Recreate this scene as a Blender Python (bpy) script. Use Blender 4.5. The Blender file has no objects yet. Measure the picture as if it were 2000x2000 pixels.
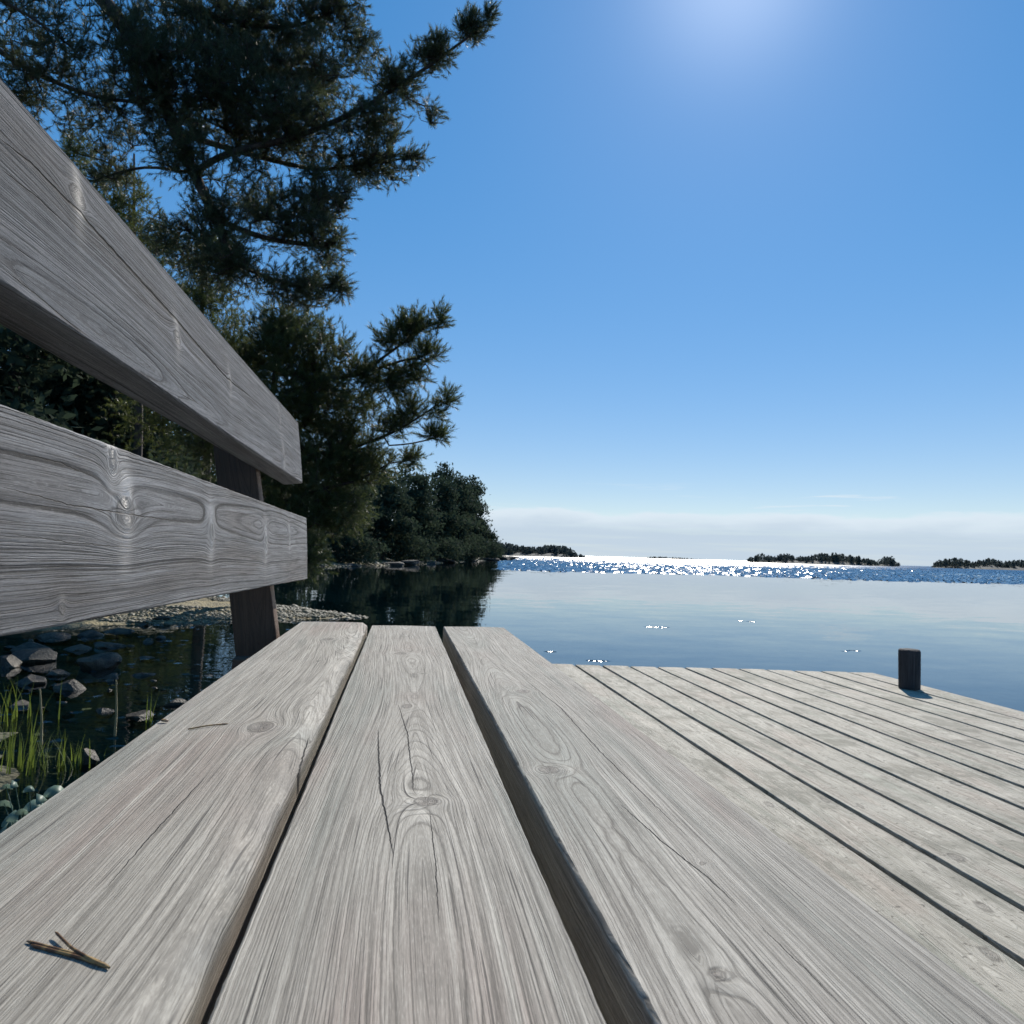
import bpy, bmesh, math, random
import numpy as np
from mathutils import Matrix, Vector

scn = bpy.context.scene
col = scn.collection
rng = np.random.default_rng(7)
random.seed(7)

# ------------------------------------------------------------------ camera
F = 1500.0                                   # focal length in pixels of the 2000 px photograph
ROLL, YAW = math.radians(1.67), math.radians(8.0)
PITCH = math.atan(82 * math.cos(ROLL) / F)
CAM = np.array([0.0, 0.0, 0.606])            # deck top is z = 0, bench seat z = 0.439, water z = -0.5
fw = np.array([math.sin(YAW) * math.cos(PITCH), math.cos(YAW) * math.cos(PITCH), math.sin(PITCH)])
_r0 = np.array([math.cos(YAW), -math.sin(YAW), 0]); _u0 = np.cross(_r0, fw)
rt = _r0 * math.cos(ROLL) + _u0 * math.sin(ROLL); up = np.cross(rt, fw)
cam_d = bpy.data.cameras.new('camera'); cam = bpy.data.objects.new('camera', cam_d); col.objects.link(cam)
cam_d.sensor_width = 36; cam_d.lens = 36 * F / 2000; cam_d.clip_start = 0.02; cam_d.clip_end = 20000
M4 = Matrix.Identity(4)
for i in range(3):
    M4[i][0], M4[i][1], M4[i][2], M4[i][3] = rt[i], up[i], -fw[i], CAM[i]
cam.matrix_world = M4
cam_d.dof.use_dof = True; cam_d.dof.focus_distance = 0.75; cam_d.dof.aperture_fstop = 36
scn.camera = cam

# ------------------------------------------------------------------ sky, sun, exposure
SUN_EL, SUN_AZ = math.radians(38.0), math.radians(23.8)      # azimuth from +Y towards +X
world = bpy.data.worlds.new('World'); scn.world = world; world.use_nodes = True
SKY_STRENGTH = 0.106
scn.view_settings.view_transform = 'Standard'; scn.view_settings.look = 'None'
scn.view_settings.exposure = 0.42; scn.view_settings.gamma = 1
scn.view_settings.use_curve_mapping = False
scn.cycles.max_bounces = 5; scn.cycles.diffuse_bounces = 3; scn.cycles.transparent_max_bounces = 10
scn.cycles.use_denoising = True; scn.cycles.adaptive_threshold = .02
scn.cycles.sample_clamp_indirect = 6
sun_d = bpy.data.lights.new('sun', 'SUN'); sun_d.energy = 4.2; sun_d.angle = math.radians(0.53); sun_d.color = (1, .94, .845)
sun = bpy.data.objects.new('sun', sun_d); col.objects.link(sun)
sdir = Vector((math.sin(SUN_AZ) * math.cos(SUN_EL), math.cos(SUN_AZ) * math.cos(SUN_EL), math.sin(SUN_EL)))
sun.rotation_euler = sdir.to_track_quat('Z', 'Y').to_euler()


class G:
    """small helper to write node graphs as expressions"""
    def __init__(s, tree): s.t = tree; s.n = tree.nodes; s.l = tree.links
    def put(s, sock, v):
        if v is None: return
        if isinstance(v, bpy.types.NodeSocket): s.l.new(v, sock)
        elif isinstance(v, (tuple, list)) and sock.type == 'RGBA' and len(v) == 3: sock.default_value = (*v, 1)
        else: sock.default_value = v
    def node(s, typ, props=None, out=0, **ins):
        nd = s.n.new(typ)
        for k, v in (props or {}).items(): setattr(nd, k, v)
        for k, v in ins.items():
            key = k.replace('_', ' ')
            s.put(nd.inputs[key] if key in nd.inputs else nd.inputs[k], v)
        return nd.outputs[out]
    def m(s, op, a, b=None, c=None, clamp=False):
        nd = s.n.new('ShaderNodeMath'); nd.operation = op; nd.use_clamp = clamp
        for i, v in enumerate((a, b, c)): s.put(nd.inputs[i], v)
        return nd.outputs[0]
    def vm(s, op, a, b=None):
        nd = s.n.new('ShaderNodeVectorMath'); nd.operation = op
        s.put(nd.inputs[0], a); s.put(nd.inputs[1], b)
        return nd.outputs[0]
    def xyz(s, x=0., y=0., z=0.):
        nd = s.n.new('ShaderNodeCombineXYZ')
        for i, v in enumerate((x, y, z)): s.put(nd.inputs[i], v)
        return nd.outputs[0]
    def sep(s, v):
        nd = s.n.new('ShaderNodeSeparateXYZ'); s.put(nd.inputs[0], v); return nd.outputs
    def noise(s, vec, scale=1., detail=2., rough=.5, color=False, dim='3D', w=None):
        nd = s.n.new('ShaderNodeTexNoise'); nd.noise_dimensions = dim
        if vec is not None: s.put(nd.inputs['Vector'], vec)
        if w is not None: s.put(nd.inputs['W'], w)
        s.put(nd.inputs['Scale'], scale); s.put(nd.inputs['Detail'], detail); s.put(nd.inputs['Roughness'], rough)
        return nd.outputs['Color' if color else 'Fac']
    def ss(s, v, a, b, lo=0., hi=1.):
        nd = s.n.new('ShaderNodeMapRange'); nd.interpolation_type = 'SMOOTHSTEP'
        for i, x in enumerate((v, a, b, lo, hi)): s.put(nd.inputs[i], x)
        return nd.outputs[0]
    def mix(s, f, a, b, mode='MIX'):
        nd = s.n.new('ShaderNodeMix'); nd.data_type = 'RGBA'; nd.blend_type = mode
        s.put(nd.inputs[0], f); s.put(nd.inputs[6], a); s.put(nd.inputs[7], b)
        return nd.outputs[2]
    def attr(s, name):
        nd = s.n.new('ShaderNodeAttribute'); nd.attribute_name = name; return nd.outputs['Fac']


def world_nodes():
    g = G(world.node_tree); world.node_tree.nodes.clear()
    sky = g.n.new('ShaderNodeTexSky'); sky.sky_type = 'NISHITA'; sky.sun_disc = False
    sky.sun_elevation = SUN_EL; sky.sun_rotation = SUN_AZ
    sky.air_density = 1.0; sky.dust_density = 0.02; sky.ozone_density = 6.0; sky.altitude = 0
    d = g.n.new('ShaderNodeTexCoord').outputs['Generated']
    x, y, z = g.sep(d)
    # low bank of pale cloud all round the horizon, with a few thin wisps over it
    n1 = g.noise(g.xyz(g.m('MULTIPLY', x, 7.), g.m('MULTIPLY', y, 7.), g.m('MULTIPLY', z, 30.)), 1., 4., .55)
    n2 = g.noise(g.xyz(g.m('MULTIPLY', x, 5.), g.m('MULTIPLY', y, 5.), g.m('MULTIPLY', z, 110.)), 1., 4., .6)
    top = g.m('MULTIPLY_ADD', n1, .038, .037)
    bank = g.m('MULTIPLY', g.ss(g.m('SUBTRACT', z, top), -.003, .003, 1., 0.), g.ss(n2, .25, .6, .72, .97))
    wisp = g.m('MULTIPLY', g.ss(n2, .60, .70), g.m('MULTIPLY', g.ss(z, .055, .062), g.ss(z, .075, .10, .7, 0.)))
    f = g.m('MAXIMUM', bank, wisp, clamp=True)
    shade = g.ss(g.m('SUBTRACT', z, top), -.026, .002, 0., 1.)
    cl = g.mix(shade, (3.85, 4.65, 5.5), (5.2, 5.9, 6.5))
    hs = g.n.new('ShaderNodeHueSaturation'); hs.inputs['Saturation'].default_value = 1.22; g.l.new(sky.outputs[0], hs.inputs['Color'])
    gm = g.n.new('ShaderNodeGamma'); gm.inputs[1].default_value = .5; g.l.new(hs.outputs[0], gm.inputs[0])
    h2 = g.n.new('ShaderNodeHueSaturation'); h2.inputs['Saturation'].default_value = 1.22; h2.inputs['Hue'].default_value = .5145; h2.inputs['Value'].default_value = 2.; g.l.new(gm.outputs[0], h2.inputs['Color'])
    # aureole of the sun, which stands just above the picture
    dt = g.n.new('ShaderNodeVectorMath'); dt.operation = 'DOT_PRODUCT'; g.l.new(d, dt.inputs[0]); dt.inputs[1].default_value = sdir
    dd = g.m('MAXIMUM', dt.outputs['Value'], 0.)
    gl = g.m('ADD', g.m('MULTIPLY', g.m('POWER', dd, 260.), 1.7), g.m('MULTIPLY', g.m('POWER', dd, 32.), .45))
    clear = g.vm('ADD', h2.outputs[0], g.xyz(gl, gl, g.m('MULTIPLY', gl, .96)))
    c = g.mix(f, clear, cl)
    bg = g.n.new('ShaderNodeBackground'); g.put(bg.inputs[0], c); bg.inputs[1].default_value = SKY_STRENGTH
    o = g.n.new('ShaderNodeOutputWorld'); g.l.new(bg.outputs[0], o.inputs[0])
world_nodes()


# ------------------------------------------------------------------ helpers
def ray(x, y):
    d = fw * F + rt * (x - 1000) - up * (y - 1000); return d / np.linalg.norm(d)
def onz(x, y, z):
    d = ray(x, y); return CAM + d * ((z - CAM[2]) / d[2])
def ony(x, y, Y):
    d = ray(x, y); return CAM + d * (Y / d[1])

def material(name):
    m = bpy.data.materials.new(name); m.use_nodes = True; m.node_tree.nodes.clear()
    g = G(m.node_tree); g.out = g.n.new('ShaderNodeOutputMaterial'); return m, g
def principled(g, **ins):
    sh = g.node('ShaderNodeBsdfPrincipled', None, 0, **ins); g.l.new(sh, g.out.inputs[0]); return sh

def tag(o, label=None, cat=None, group=None, kind=None):
    for k, v in (('label', label), ('category', cat), ('group', group), ('kind', kind)):
        if v: o[k] = v
    return o
def empty(name, loc=(0, 0, 0)):
    o = bpy.data.objects.new(name, None); o.location = loc; o.empty_display_size = .1; col.objects.link(o); return o
def mesh_obj(name, verts, faces, mat, parent=None, smooth=False, attrs=None, sharp=None):
    me = bpy.data.meshes.new(name)
    verts = np.asarray(verts, dtype=np.float32)
    if isinstance(faces, np.ndarray):
        k = faces.shape[1]; nf = len(faces)
        me.vertices.add(len(verts)); me.vertices.foreach_set('co', verts.ravel())
        me.loops.add(nf * k); me.loops.foreach_set('vertex_index', faces.astype(np.int32).ravel())
        me.polygons.add(nf); me.polygons.foreach_set('loop_start', np.arange(0, nf * k, k, dtype=np.int32))
        me.update(calc_edges=True)
    else:
        me.from_pydata(verts.tolist(), [], faces); me.update()
    me.validate()
    if smooth: me.polygons.foreach_set('use_smooth', np.ones(len(me.polygons), dtype=bool))
    for k, v in (attrs or {}).items():
        a = me.attributes.new(k, 'FLOAT', 'POINT'); a.data.foreach_set('value', np.asarray(v, dtype=np.float32))
    me.materials.append(mat)
    o = bpy.data.objects.new(name, me); col.objects.link(o)
    if parent is not None:
        o.parent = parent
        o.matrix_parent_inverse = Matrix.Translation(-Vector(parent.location))
    return o


# ------------------------------------------------------------------ materials
def wood_material(name, light, dark, rosy, green, ring_mm=2.4, relief=1.0, fine=1.0, speck=0.0, groove=.35, rough=.78, spec=.28, shine=.2):
    """weathered conifer: psi = growth-ring coordinate in metres, py = along the grain"""
    m, g = material(name)
    psi, py, kn, kr = g.attr('psi'), g.attr('py'), g.attr('kn'), g.attr('kr')
    seed = g.attr('sd'); lx = g.m('MULTIPLY', g.attr('lx'), 1000.); sz = g.m('ADD', seed, g.attr('lz'))
    s = g.m('MULTIPLY', psi, 1000.)
    wob = g.noise(g.xyz(g.m('MULTIPLY', s, .10), g.m('MULTIPLY', py, 4.), seed), 1., 2., .5)
    wob2 = g.noise(g.xyz(g.m('MULTIPLY', s, .6), g.m('MULTIPLY', py, 45.), seed), 1., 2., .5)
    s2 = g.m('ADD', s, g.m('ADD', g.m('MULTIPLY', wob, 1.6), g.m('MULTIPLY', wob2, .8)))
    var = g.noise(None, .11, 2., .5, dim='1D', w=s2)
    ph = g.m('ADD', g.m('DIVIDE', s2, ring_mm), g.m('MULTIPLY', var, 5.5))
    saw = g.m('FRACT', ph)
    amp = g.noise(None, 1., 0., .5, dim='1D', w=g.m('MULTIPLY', g.m('FLOOR', ph), 7.31))
    late = g.m('MULTIPLY', g.ss(saw, .04, .40), g.ss(saw, .84, .98, 1., 0.))
    late = g.m('MULTIPLY', late, g.ss(amp, .25, .7, .35, 1.))
    sf = g.m('ADD', g.m('MULTIPLY', s, .75), g.m('MULTIPLY', lx, .35))
    fib = g.noise(g.xyz(g.m('MULTIPLY', sf, 3.8), g.m('MULTIPLY', py, 18.), sz), 1., 3., .65)
    fib2 = g.noise(g.xyz(g.m('MULTIPLY', sf, .40), g.m('MULTIPLY', py, 7.), sz), 1., 3., .6)
    hair = g.ss(g.noise(g.xyz(g.m('MULTIPLY', sf, .9), g.m('MULTIPLY', py, 5.5), g.m('ADD', sz, 3.)), 1., 1., .5), .66, .72)
    patch = g.noise(g.xyz(g.m('MULTIPLY', s, .02), g.m('MULTIPLY', py, 2.6), g.m('ADD', seed, 9.)), 1., 3., .55)
    patch2 = g.noise(g.xyz(g.m('MULTIPLY', s, .035), g.m('MULTIPLY', py, 1.7), g.m('ADD', seed, 19.)), 1., 2., .5)
    streak = g.noise(g.xyz(g.m('MULTIPLY', sf, .14), g.m('MULTIPLY', py, 1.3), g.m('ADD', sz, 29.)), 1., 3., .6)
    c = g.mix(g.ss(patch, .48, .66), light, rosy)
    c = g.mix(g.ss(patch2, .50, .68), c, green)
    c = g.mix(g.ss(streak, .53, .68, 0., .85), c, tuple(min(1, v * 1.3) for v in light))
    c = g.mix(g.m('MULTIPLY', g.ss(fib2, .42, .66), .45), c, dark)
    c = g.mix(g.m('MULTIPLY', g.m('SUBTRACT', 1., late), .33 * fine), c, dark)
    c = g.mix(g.m('MULTIPLY', g.ss(fib, .38, .66), .42 * fine), c, tuple(v * .8 for v in dark))
    gv = g.m('MULTIPLY', g.ss(g.m('ABSOLUTE', g.m('SUBTRACT', saw, .04)), .02, .13, 1., 0.), g.m('MULTIPLY', g.ss(amp, .3, .65, .2, 1.), g.ss(wob, .30, .55, .35, 1.)))
    c = g.mix(g.m('MULTIPLY', gv, groove), c, tuple(v * .42 for v in dark))
    pore = g.noise(g.xyz(g.m('MULTIPLY', sf, 5.), g.m('MULTIPLY', py, 150.), sz), 1., 2., .6)
    c = g.mix(g.ss(pore, .45, .75, 0., .45), c, dark)
    c = g.mix(g.ss(pore, .25, .45, .35, 0.), c, tuple(min(1, v * 1.35) for v in light))
    hair2 = g.ss(g.noise(g.xyz(g.m('MULTIPLY', sf, 3.2), g.m('MULTIPLY', py, 9.), g.m('ADD', sz, 13.)), 1., 1., .5), .60, .68)
    c = g.mix(g.m('MULTIPLY', hair2, .5), c, tuple(v * .5 for v in dark))
    c = g.mix(g.m('MULTIPLY', hair, .75), c, (.06, .055, .05))
    if speck:
        pos = g.node('ShaderNodeNewGeometry', None, 0)
        sp = g.noise(pos, 60., 3., .6)
        c = g.mix(g.m('MULTIPLY', g.ss(sp, .60, .70), speck), c, tuple(v * .55 for v in dark))
        sp2 = g.noise(g.xyz(g.m('MULTIPLY', s, .06), g.m('MULTIPLY', py, 9.), g.m('ADD', seed, 41.)), 1., 3., .6)
        c = g.mix(g.m('MULTIPLY', g.ss(sp2, .56, .70), .7 * speck), c, tuple(v * .8 for v in dark))
        sp3 = g.noise(g.xyz(g.m('MULTIPLY', s, .018), g.m('MULTIPLY', py, 5.), g.m('ADD', seed, 61.)), 1., 4., .65)
        c = g.mix(g.m('MULTIPLY', g.ss(sp3, .51, .63), .75 * speck), c, (.15, .142, .105))
        c = g.mix(g.m('MULTIPLY', g.ss(sp3, .30, .42, 1., 0.), .25 * speck), c, tuple(min(1, v * 1.25) for v in light))
    # knots: dense brown wood with its own rings
    kring = g.m('SINE', g.m('MULTIPLY', kr, 5200.))
    kc = g.mix(g.ss(kring, -.6, .8), tuple(v * .35 for v in dark), tuple(v * .50 for v in rosy))
    c = g.mix(g.m('MULTIPLY', kn, .70), c, kc)
    rim = g.m('MULTIPLY', g.ss(kn, .08, .35), g.ss(kn, .45, .8, 1., 0.))
    c = g.mix(g.m('MULTIPLY', rim, .6), c, tuple(v * .45 for v in dark))
    # open cracks, the shade of their depth painted in as dark colour
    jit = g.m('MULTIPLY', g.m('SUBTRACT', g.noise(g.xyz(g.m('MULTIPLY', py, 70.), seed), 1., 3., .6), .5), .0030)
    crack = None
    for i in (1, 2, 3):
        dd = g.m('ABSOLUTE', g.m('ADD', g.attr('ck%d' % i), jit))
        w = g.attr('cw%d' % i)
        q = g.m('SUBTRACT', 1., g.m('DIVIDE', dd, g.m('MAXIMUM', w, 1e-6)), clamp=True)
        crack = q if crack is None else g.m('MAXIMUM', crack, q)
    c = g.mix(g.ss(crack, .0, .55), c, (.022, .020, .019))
    h = g.m('MULTIPLY', late, .55)
    h = g.m('ADD', h, g.m('MULTIPLY', fib, .55))
    h = g.m('SUBTRACT', g.m('SUBTRACT', h, g.m('MULTIPLY', hair, .8)), g.m('ADD', g.m('MULTIPLY', hair2, .35), g.m('MULTIPLY', gv, groove)))
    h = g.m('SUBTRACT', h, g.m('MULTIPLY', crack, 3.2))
    h = g.m('ADD', h, g.m('MULTIPLY', g.m('MULTIPLY', kn, kring), .25))
    b = g.node('ShaderNodeBump', None, 0, Strength=1., Distance=.00055 * relief, Height=h)
    principled(g, Base_Color=c, Roughness=g.m('MULTIPLY_ADD', g.attr('ko'), -shine * .5, rough), Normal=b, Specular_IOR_Level=g.m('MULTIPLY_ADD', g.attr('ko'), shine * .6, spec))
    return m

SEAT = wood_material('silvered_seat_wood', (.465, .432, .372), (.138, .124, .104), (.40, .335, .286), (.325, .328, .284), 1.35, .55, 1.05, groove=.5)
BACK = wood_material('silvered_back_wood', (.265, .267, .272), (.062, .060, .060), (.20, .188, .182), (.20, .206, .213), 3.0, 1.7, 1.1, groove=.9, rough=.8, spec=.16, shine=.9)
BACK_U = wood_material('dark_grey_back_wood', (.205, .210, .222), (.055, .055, .058), (.165, .160, .162), (.165, .174, .187), 2.2, 1.4, 1.0, groove=.6, rough=.85, spec=.09, shine=.5)  # darker, cooler overall tone for the upper back plank
DECK = wood_material('silvered_deck_wood', (.55, .505, .415), (.185, .163, .122), (.50, .425, .345), (.38, .375, .30), 2.1, .8, .95, .8, groove=.4)
DARKW = wood_material('brown_frame_wood', (.145, .086, .055), (.07, .042, .028), (.125, .074, .052), (.10, .070, .05), 3.0, .8)
TAR = wood_material('tarred_post_wood', (.055, .054, .056), (.016, .016, .018), (.06, .052, .05), (.04, .045, .046), 3.0, 1.5)


# ------------------------------------------------------------------ planks
def plank_mesh(name, w, t, ys, nx, to_world, mat, parent, knots=(), cracks=(), pith=(0., -.05), wave=(.02, .012), seed=0., rb=.004,
               side_n=5, edge=.0004, wane=None, skew=0.0, label=None, kh=1.0):
    """a sawn plank: x across (-w/2..w/2), y along the grain, z up with the top face at 0."""
    r = np.random.default_rng(int(seed * 1000) + 5)
    hw = w / 2
    prof, tops = [], []
    for x in np.linspace(-hw + rb, hw - rb, nx): prof.append((x, 0.)); tops.append(1)
    for a in (60, 30, 0): prof.append((hw - rb + rb * math.cos(math.radians(a)), -rb + rb * math.sin(math.radians(a)))); tops.append(0)
    for z in np.linspace(-rb, -t + rb, side_n + 2)[1:-1]: prof.append((hw, z)); tops.append(0)
    for a in (0, -45): prof.append((hw - rb + rb * math.cos(math.radians(a)), -t + rb + rb * math.sin(math.radians(a)))); tops.append(0)
    for x in np.linspace(hw - rb, -hw + rb, max(4, nx // 6)): prof.append((x, -t)); tops.append(0)
    for a in (225, 180): prof.append((-hw + rb + rb * math.cos(math.radians(a)), -t + rb + rb * math.sin(math.radians(a)))); tops.append(0)
    for z in np.linspace(-t + rb, -rb, side_n + 2)[1:-1]: prof.append((-hw, z)); tops.append(0)
    for a in (180, 150, 120): prof.append((-hw + rb + rb * math.cos(math.radians(a)), -rb + rb * math.sin(math.radians(a)))); tops.append(0)
    P = np.array(prof); tops = np.array(tops, float)
    n = len(P); ys = np.asarray(ys, float); m = len(ys)
    X = np.tile(P[:, 0], (m, 1)); Z = np.tile(P[:, 1], (m, 1)); Y = np.repeat(ys[:, None], n, 1)
    T = np.tile(tops, (m, 1))
    ph = r.uniform(0, 6.28, 8)
    # growth-ring field
    px = pith[0] + wave[0] * np.sin(Y * 2.3 + ph[0]) + .35 * wave[0] * np.sin(Y * 6.1 + ph[1])
    pz = pith[1] + wave[1] * np.sin(Y * 3.1 + ph[2]) + .5 * wave[1] * np.sin(Y * 7.7 + ph[3])
    near = np.clip(1 + Z / .03, 0, 1)
    rr = np.sqrt((X - px) ** 2 + (Z - pz) ** 2 + 1e-6)
    sg = np.tanh((X - px) / .012)
    psi = rr.copy(); kn = np.zeros_like(X); kr = np.zeros_like(X); dz = np.zeros_like(X); ko = np.zeros_like(X)
    for (kx, ky, R, el, hb) in knots:
        dx, dy = X - kx, (Y - ky)
        rho2 = dx ** 2 + (dy / el) ** 2
        rho = np.sqrt(rho2)
        skx = math.tanh((kx - pith[0]) / .012) or 1
        psi += -near * skx * (R * 1.25) ** 2 * dx / (rho2 + (.55 * R) ** 2) * np.exp(-rho / (R * 7))
        psi += near * .55 * hb * np.exp(-(dx ** 2 / (R * 1.9) ** 2 + (dy / el) ** 2 / (R * 2.6) ** 2))
        k1 = np.clip((R * 1.05 - rho) / (.35 * R), 0, 1) * near
        kr = np.where(k1 > 0, rho, kr); kn = np.maximum(kn, k1)
        ko = np.maximum(ko, near * np.exp(-((dx / (R * 3.2)) ** 2 + (dy / (R * 1.1)) ** 2)) * min(1, R / .008))
        dz += near * (.0009 * kh * np.exp(-((dx / (R * 1.9)) ** 2 + (dy / (R * 1.3)) ** 2)) - .0012 * np.exp(-rho2 / (R * .5) ** 2)) * min(1, R / .008)
    Xo = X.copy(); Zo = Z + dz * T
    # cup, long waves, worn edges
    Zo += T * (-.0009 * (X / hw) ** 2) + .0006 * np.sin(Y * 5 + ph[4]) * near
    en = sum(np.sin(Y * f + ph[i] * (i + 1)) * a for i, (f, a) in enumerate(((11, .3), (37, .25), (91, .25), (210, .25))))
    side = np.clip((np.abs(X) - hw + .012) / .012, 0, 1) * np.sign(X)
    Xo += side * edge * np.where(X > 0, en, np.roll(en, 37, 0))
    if wane is not None:
        sgn, wd, dp = wane                               # torn, lowered arris along one edge
        a = np.clip((X * sgn - (hw - wd * (1 + .22 * np.sin(Y * 9 + 1) + .12 * np.sin(Y * 31) + .08 * np.sin(Y * 83)))) / wd, 0, 1)
        win = np.clip(.85 + .25 * np.sin(Y * 5.3 + .6) + .1 * np.sin(Y * 47), .5, 1.1)
        Zo += -near * a * dp * win
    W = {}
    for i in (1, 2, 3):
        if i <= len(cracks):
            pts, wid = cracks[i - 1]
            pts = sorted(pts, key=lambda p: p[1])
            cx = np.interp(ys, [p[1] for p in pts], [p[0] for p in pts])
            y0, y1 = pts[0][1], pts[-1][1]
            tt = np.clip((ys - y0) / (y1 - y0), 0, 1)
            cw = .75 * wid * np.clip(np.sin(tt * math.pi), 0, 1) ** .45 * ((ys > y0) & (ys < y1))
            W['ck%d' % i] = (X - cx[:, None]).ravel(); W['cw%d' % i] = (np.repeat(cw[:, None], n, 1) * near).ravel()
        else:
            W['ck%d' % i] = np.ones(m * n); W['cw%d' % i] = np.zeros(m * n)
    Yo = Y + skew * X
    V = np.stack([Xo, Yo, Zo], -1).reshape(-1, 3)
    idx = np.arange(m * n).reshape(m, n)
    a, b = idx[:-1], idx[1:]
    quads = np.stack([a, np.roll(a, -1, 1), np.roll(b, -1, 1), b], -1).reshape(-1, 4)
    # end caps: fans over a centre vertex
    c0, c1 = len(V), len(V) + 1
    ctr0 = np.array([[0, ys[0], -t / 2]]); ctr1 = np.array([[0, ys[-1], -t / 2]])
    V = np.vstack([V, ctr0, ctr1])
    faces = [tuple(q) for q in quads] + [(int(idx[0, (i + 1) % n]), int(idx[0, i]), c0) for i in range(n)] + [(int(idx[-1, i]), int(idx[-1, (i + 1) % n]), c1) for i in range(n)]
    ext = lambda v, e=0.: np.concatenate([np.asarray(v).ravel(), [e, e]])
    attrs = dict(psi=ext(psi, .03), lx=ext(np.abs(X - px) + .7 * Z), lz=ext(.6 * np.tanh((X - px) / .012)), py=ext(Y), kn=ext(kn), ko=ext(ko), kr=ext(kr), sd=np.full(len(V), seed * 3.7))
    attrs.update({k: ext(v, 1. if k.startswith('ck') else 0.) for k, v in W.items()})
    V = to_world(V)
    o = mesh_obj(name, V, faces, mat, parent, smooth=True, attrs=attrs)
    o.data.set_sharp_from_angle(angle=math.radians(50))
    if label: o['label'] = label
    return o

def frame(origin, ax, ay, az):
    o, A = np.asarray(origin, float), np.stack([np.asarray(v, float) for v in (ax, ay, az)])
    return lambda V: o + V @ A
def inv_frame(origin, ax, ay):
    o = np.asarray(origin, float)
    return lambda p: (float((p - o) @ np.asarray(ax)), float((p - o) @ np.asarray(ay)))

ex, ey, ez = np.eye(3)
YS = np.concatenate([np.arange(-.55, .2, .02), np.arange(.2, .75, .0033), np.arange(.75, 1.2, .005), np.arange(1.2, 1.752, .008), [1.752]])
YSB = np.concatenate([np.arange(-.55, .5, .02), np.arange(.5, 1.0, .0033), np.arange(1.0, 1.4, .004), np.arange(1.4, 1.872, .006), [1.872]])


def board_box(name, p0, p1, wx, wy, mat, parent, ax=None, seed=1., taper=1.0):
    """straight sawn timber from p0 to p1; wx, wy the two section sizes; ax the direction of wx"""
    p0, p1 = np.asarray(p0, float), np.asarray(p1, float)
    d = p1 - p0; L = np.linalg.norm(d); d /= L
    ax = np.asarray(ax if ax is not None else (1, 0, 0), float); ax = ax - d * (ax @ d); ax /= np.linalg.norm(ax)
    az = np.cross(ax, d)
    fr = frame(p0 + az * wy / 2, ax, d, az)
    ys = np.linspace(0, L, max(3, int(L / .05)))
    def tw(V):
        V = V.copy()
        if taper != 1.0:
            k = 1 + (taper - 1) * np.clip(V[:, 1] / L, 0, 1); V[:, 0] *= k
        return fr(V)
    return plank_mesh(name, wx, wy, ys, 6, tw, mat, parent, seed=seed, rb=.003, side_n=2)


# ------------------------------------------------------------------ bench
bench = empty('bench', (0, .6, 0))
tag(bench, 'weathered grey wooden bench with slatted back, standing on the jetty', 'bench')
ZS = .439
def seat_xy(px, py, cx): p = onz(px, py, ZS); return (p[0] - cx, p[1])

c1, c2, c3 = -.1450, .0085, .1665
k1 = [(*seat_xy(507, 1432, c1), .011, 2.0, .010), (*seat_xy(640, 1255, c1), .009, 2.0, -.006), (*seat_xy(620, 1300, c1), .003, 1.3, .0)]
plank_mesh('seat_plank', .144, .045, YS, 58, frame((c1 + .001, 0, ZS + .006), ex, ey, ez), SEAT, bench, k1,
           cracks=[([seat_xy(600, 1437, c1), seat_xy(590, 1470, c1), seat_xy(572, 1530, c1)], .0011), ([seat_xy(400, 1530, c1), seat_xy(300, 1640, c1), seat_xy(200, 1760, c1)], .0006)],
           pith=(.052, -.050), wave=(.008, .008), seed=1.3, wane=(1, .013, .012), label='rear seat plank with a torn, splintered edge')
k2 = [(*seat_xy(832, 1565, c2), .0085, 1.15, .006), (*seat_xy(782, 1277, c2), .010, 1.3, .006), (*seat_xy(795, 1380, c2), .005, 2.2, .004), (*seat_xy(826, 1316, c2), .0028, 1.0, 0.)]
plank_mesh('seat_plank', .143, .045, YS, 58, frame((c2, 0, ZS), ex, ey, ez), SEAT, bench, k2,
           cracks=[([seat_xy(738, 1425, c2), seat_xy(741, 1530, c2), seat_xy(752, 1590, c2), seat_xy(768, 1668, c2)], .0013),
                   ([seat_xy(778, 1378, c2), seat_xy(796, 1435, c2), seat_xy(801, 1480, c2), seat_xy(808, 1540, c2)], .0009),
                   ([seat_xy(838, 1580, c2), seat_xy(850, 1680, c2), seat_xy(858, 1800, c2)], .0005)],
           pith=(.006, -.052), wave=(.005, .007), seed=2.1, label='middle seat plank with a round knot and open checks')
k3 = [(*seat_xy(1022, 1351, c3), .008, 1.5, .005), (*seat_xy(1073, 1502, c3), .008, 1.3, .006), (*seat_xy(1401, 1902, c3), .0038, 1.3, .004), (*seat_xy(1372, 1684, c3), .002, 1.3, .0)]
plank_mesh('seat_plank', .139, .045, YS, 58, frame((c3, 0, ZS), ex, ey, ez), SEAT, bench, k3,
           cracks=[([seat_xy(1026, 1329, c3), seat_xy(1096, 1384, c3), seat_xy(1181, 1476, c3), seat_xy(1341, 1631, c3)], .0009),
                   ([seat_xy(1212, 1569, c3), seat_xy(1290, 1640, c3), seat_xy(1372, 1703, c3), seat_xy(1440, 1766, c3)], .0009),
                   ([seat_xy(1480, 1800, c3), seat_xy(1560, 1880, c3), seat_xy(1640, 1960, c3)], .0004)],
           pith=(-.034, -.050), wave=(.005, .007), seed=3.6, label='front seat plank with a long open check')

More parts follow.
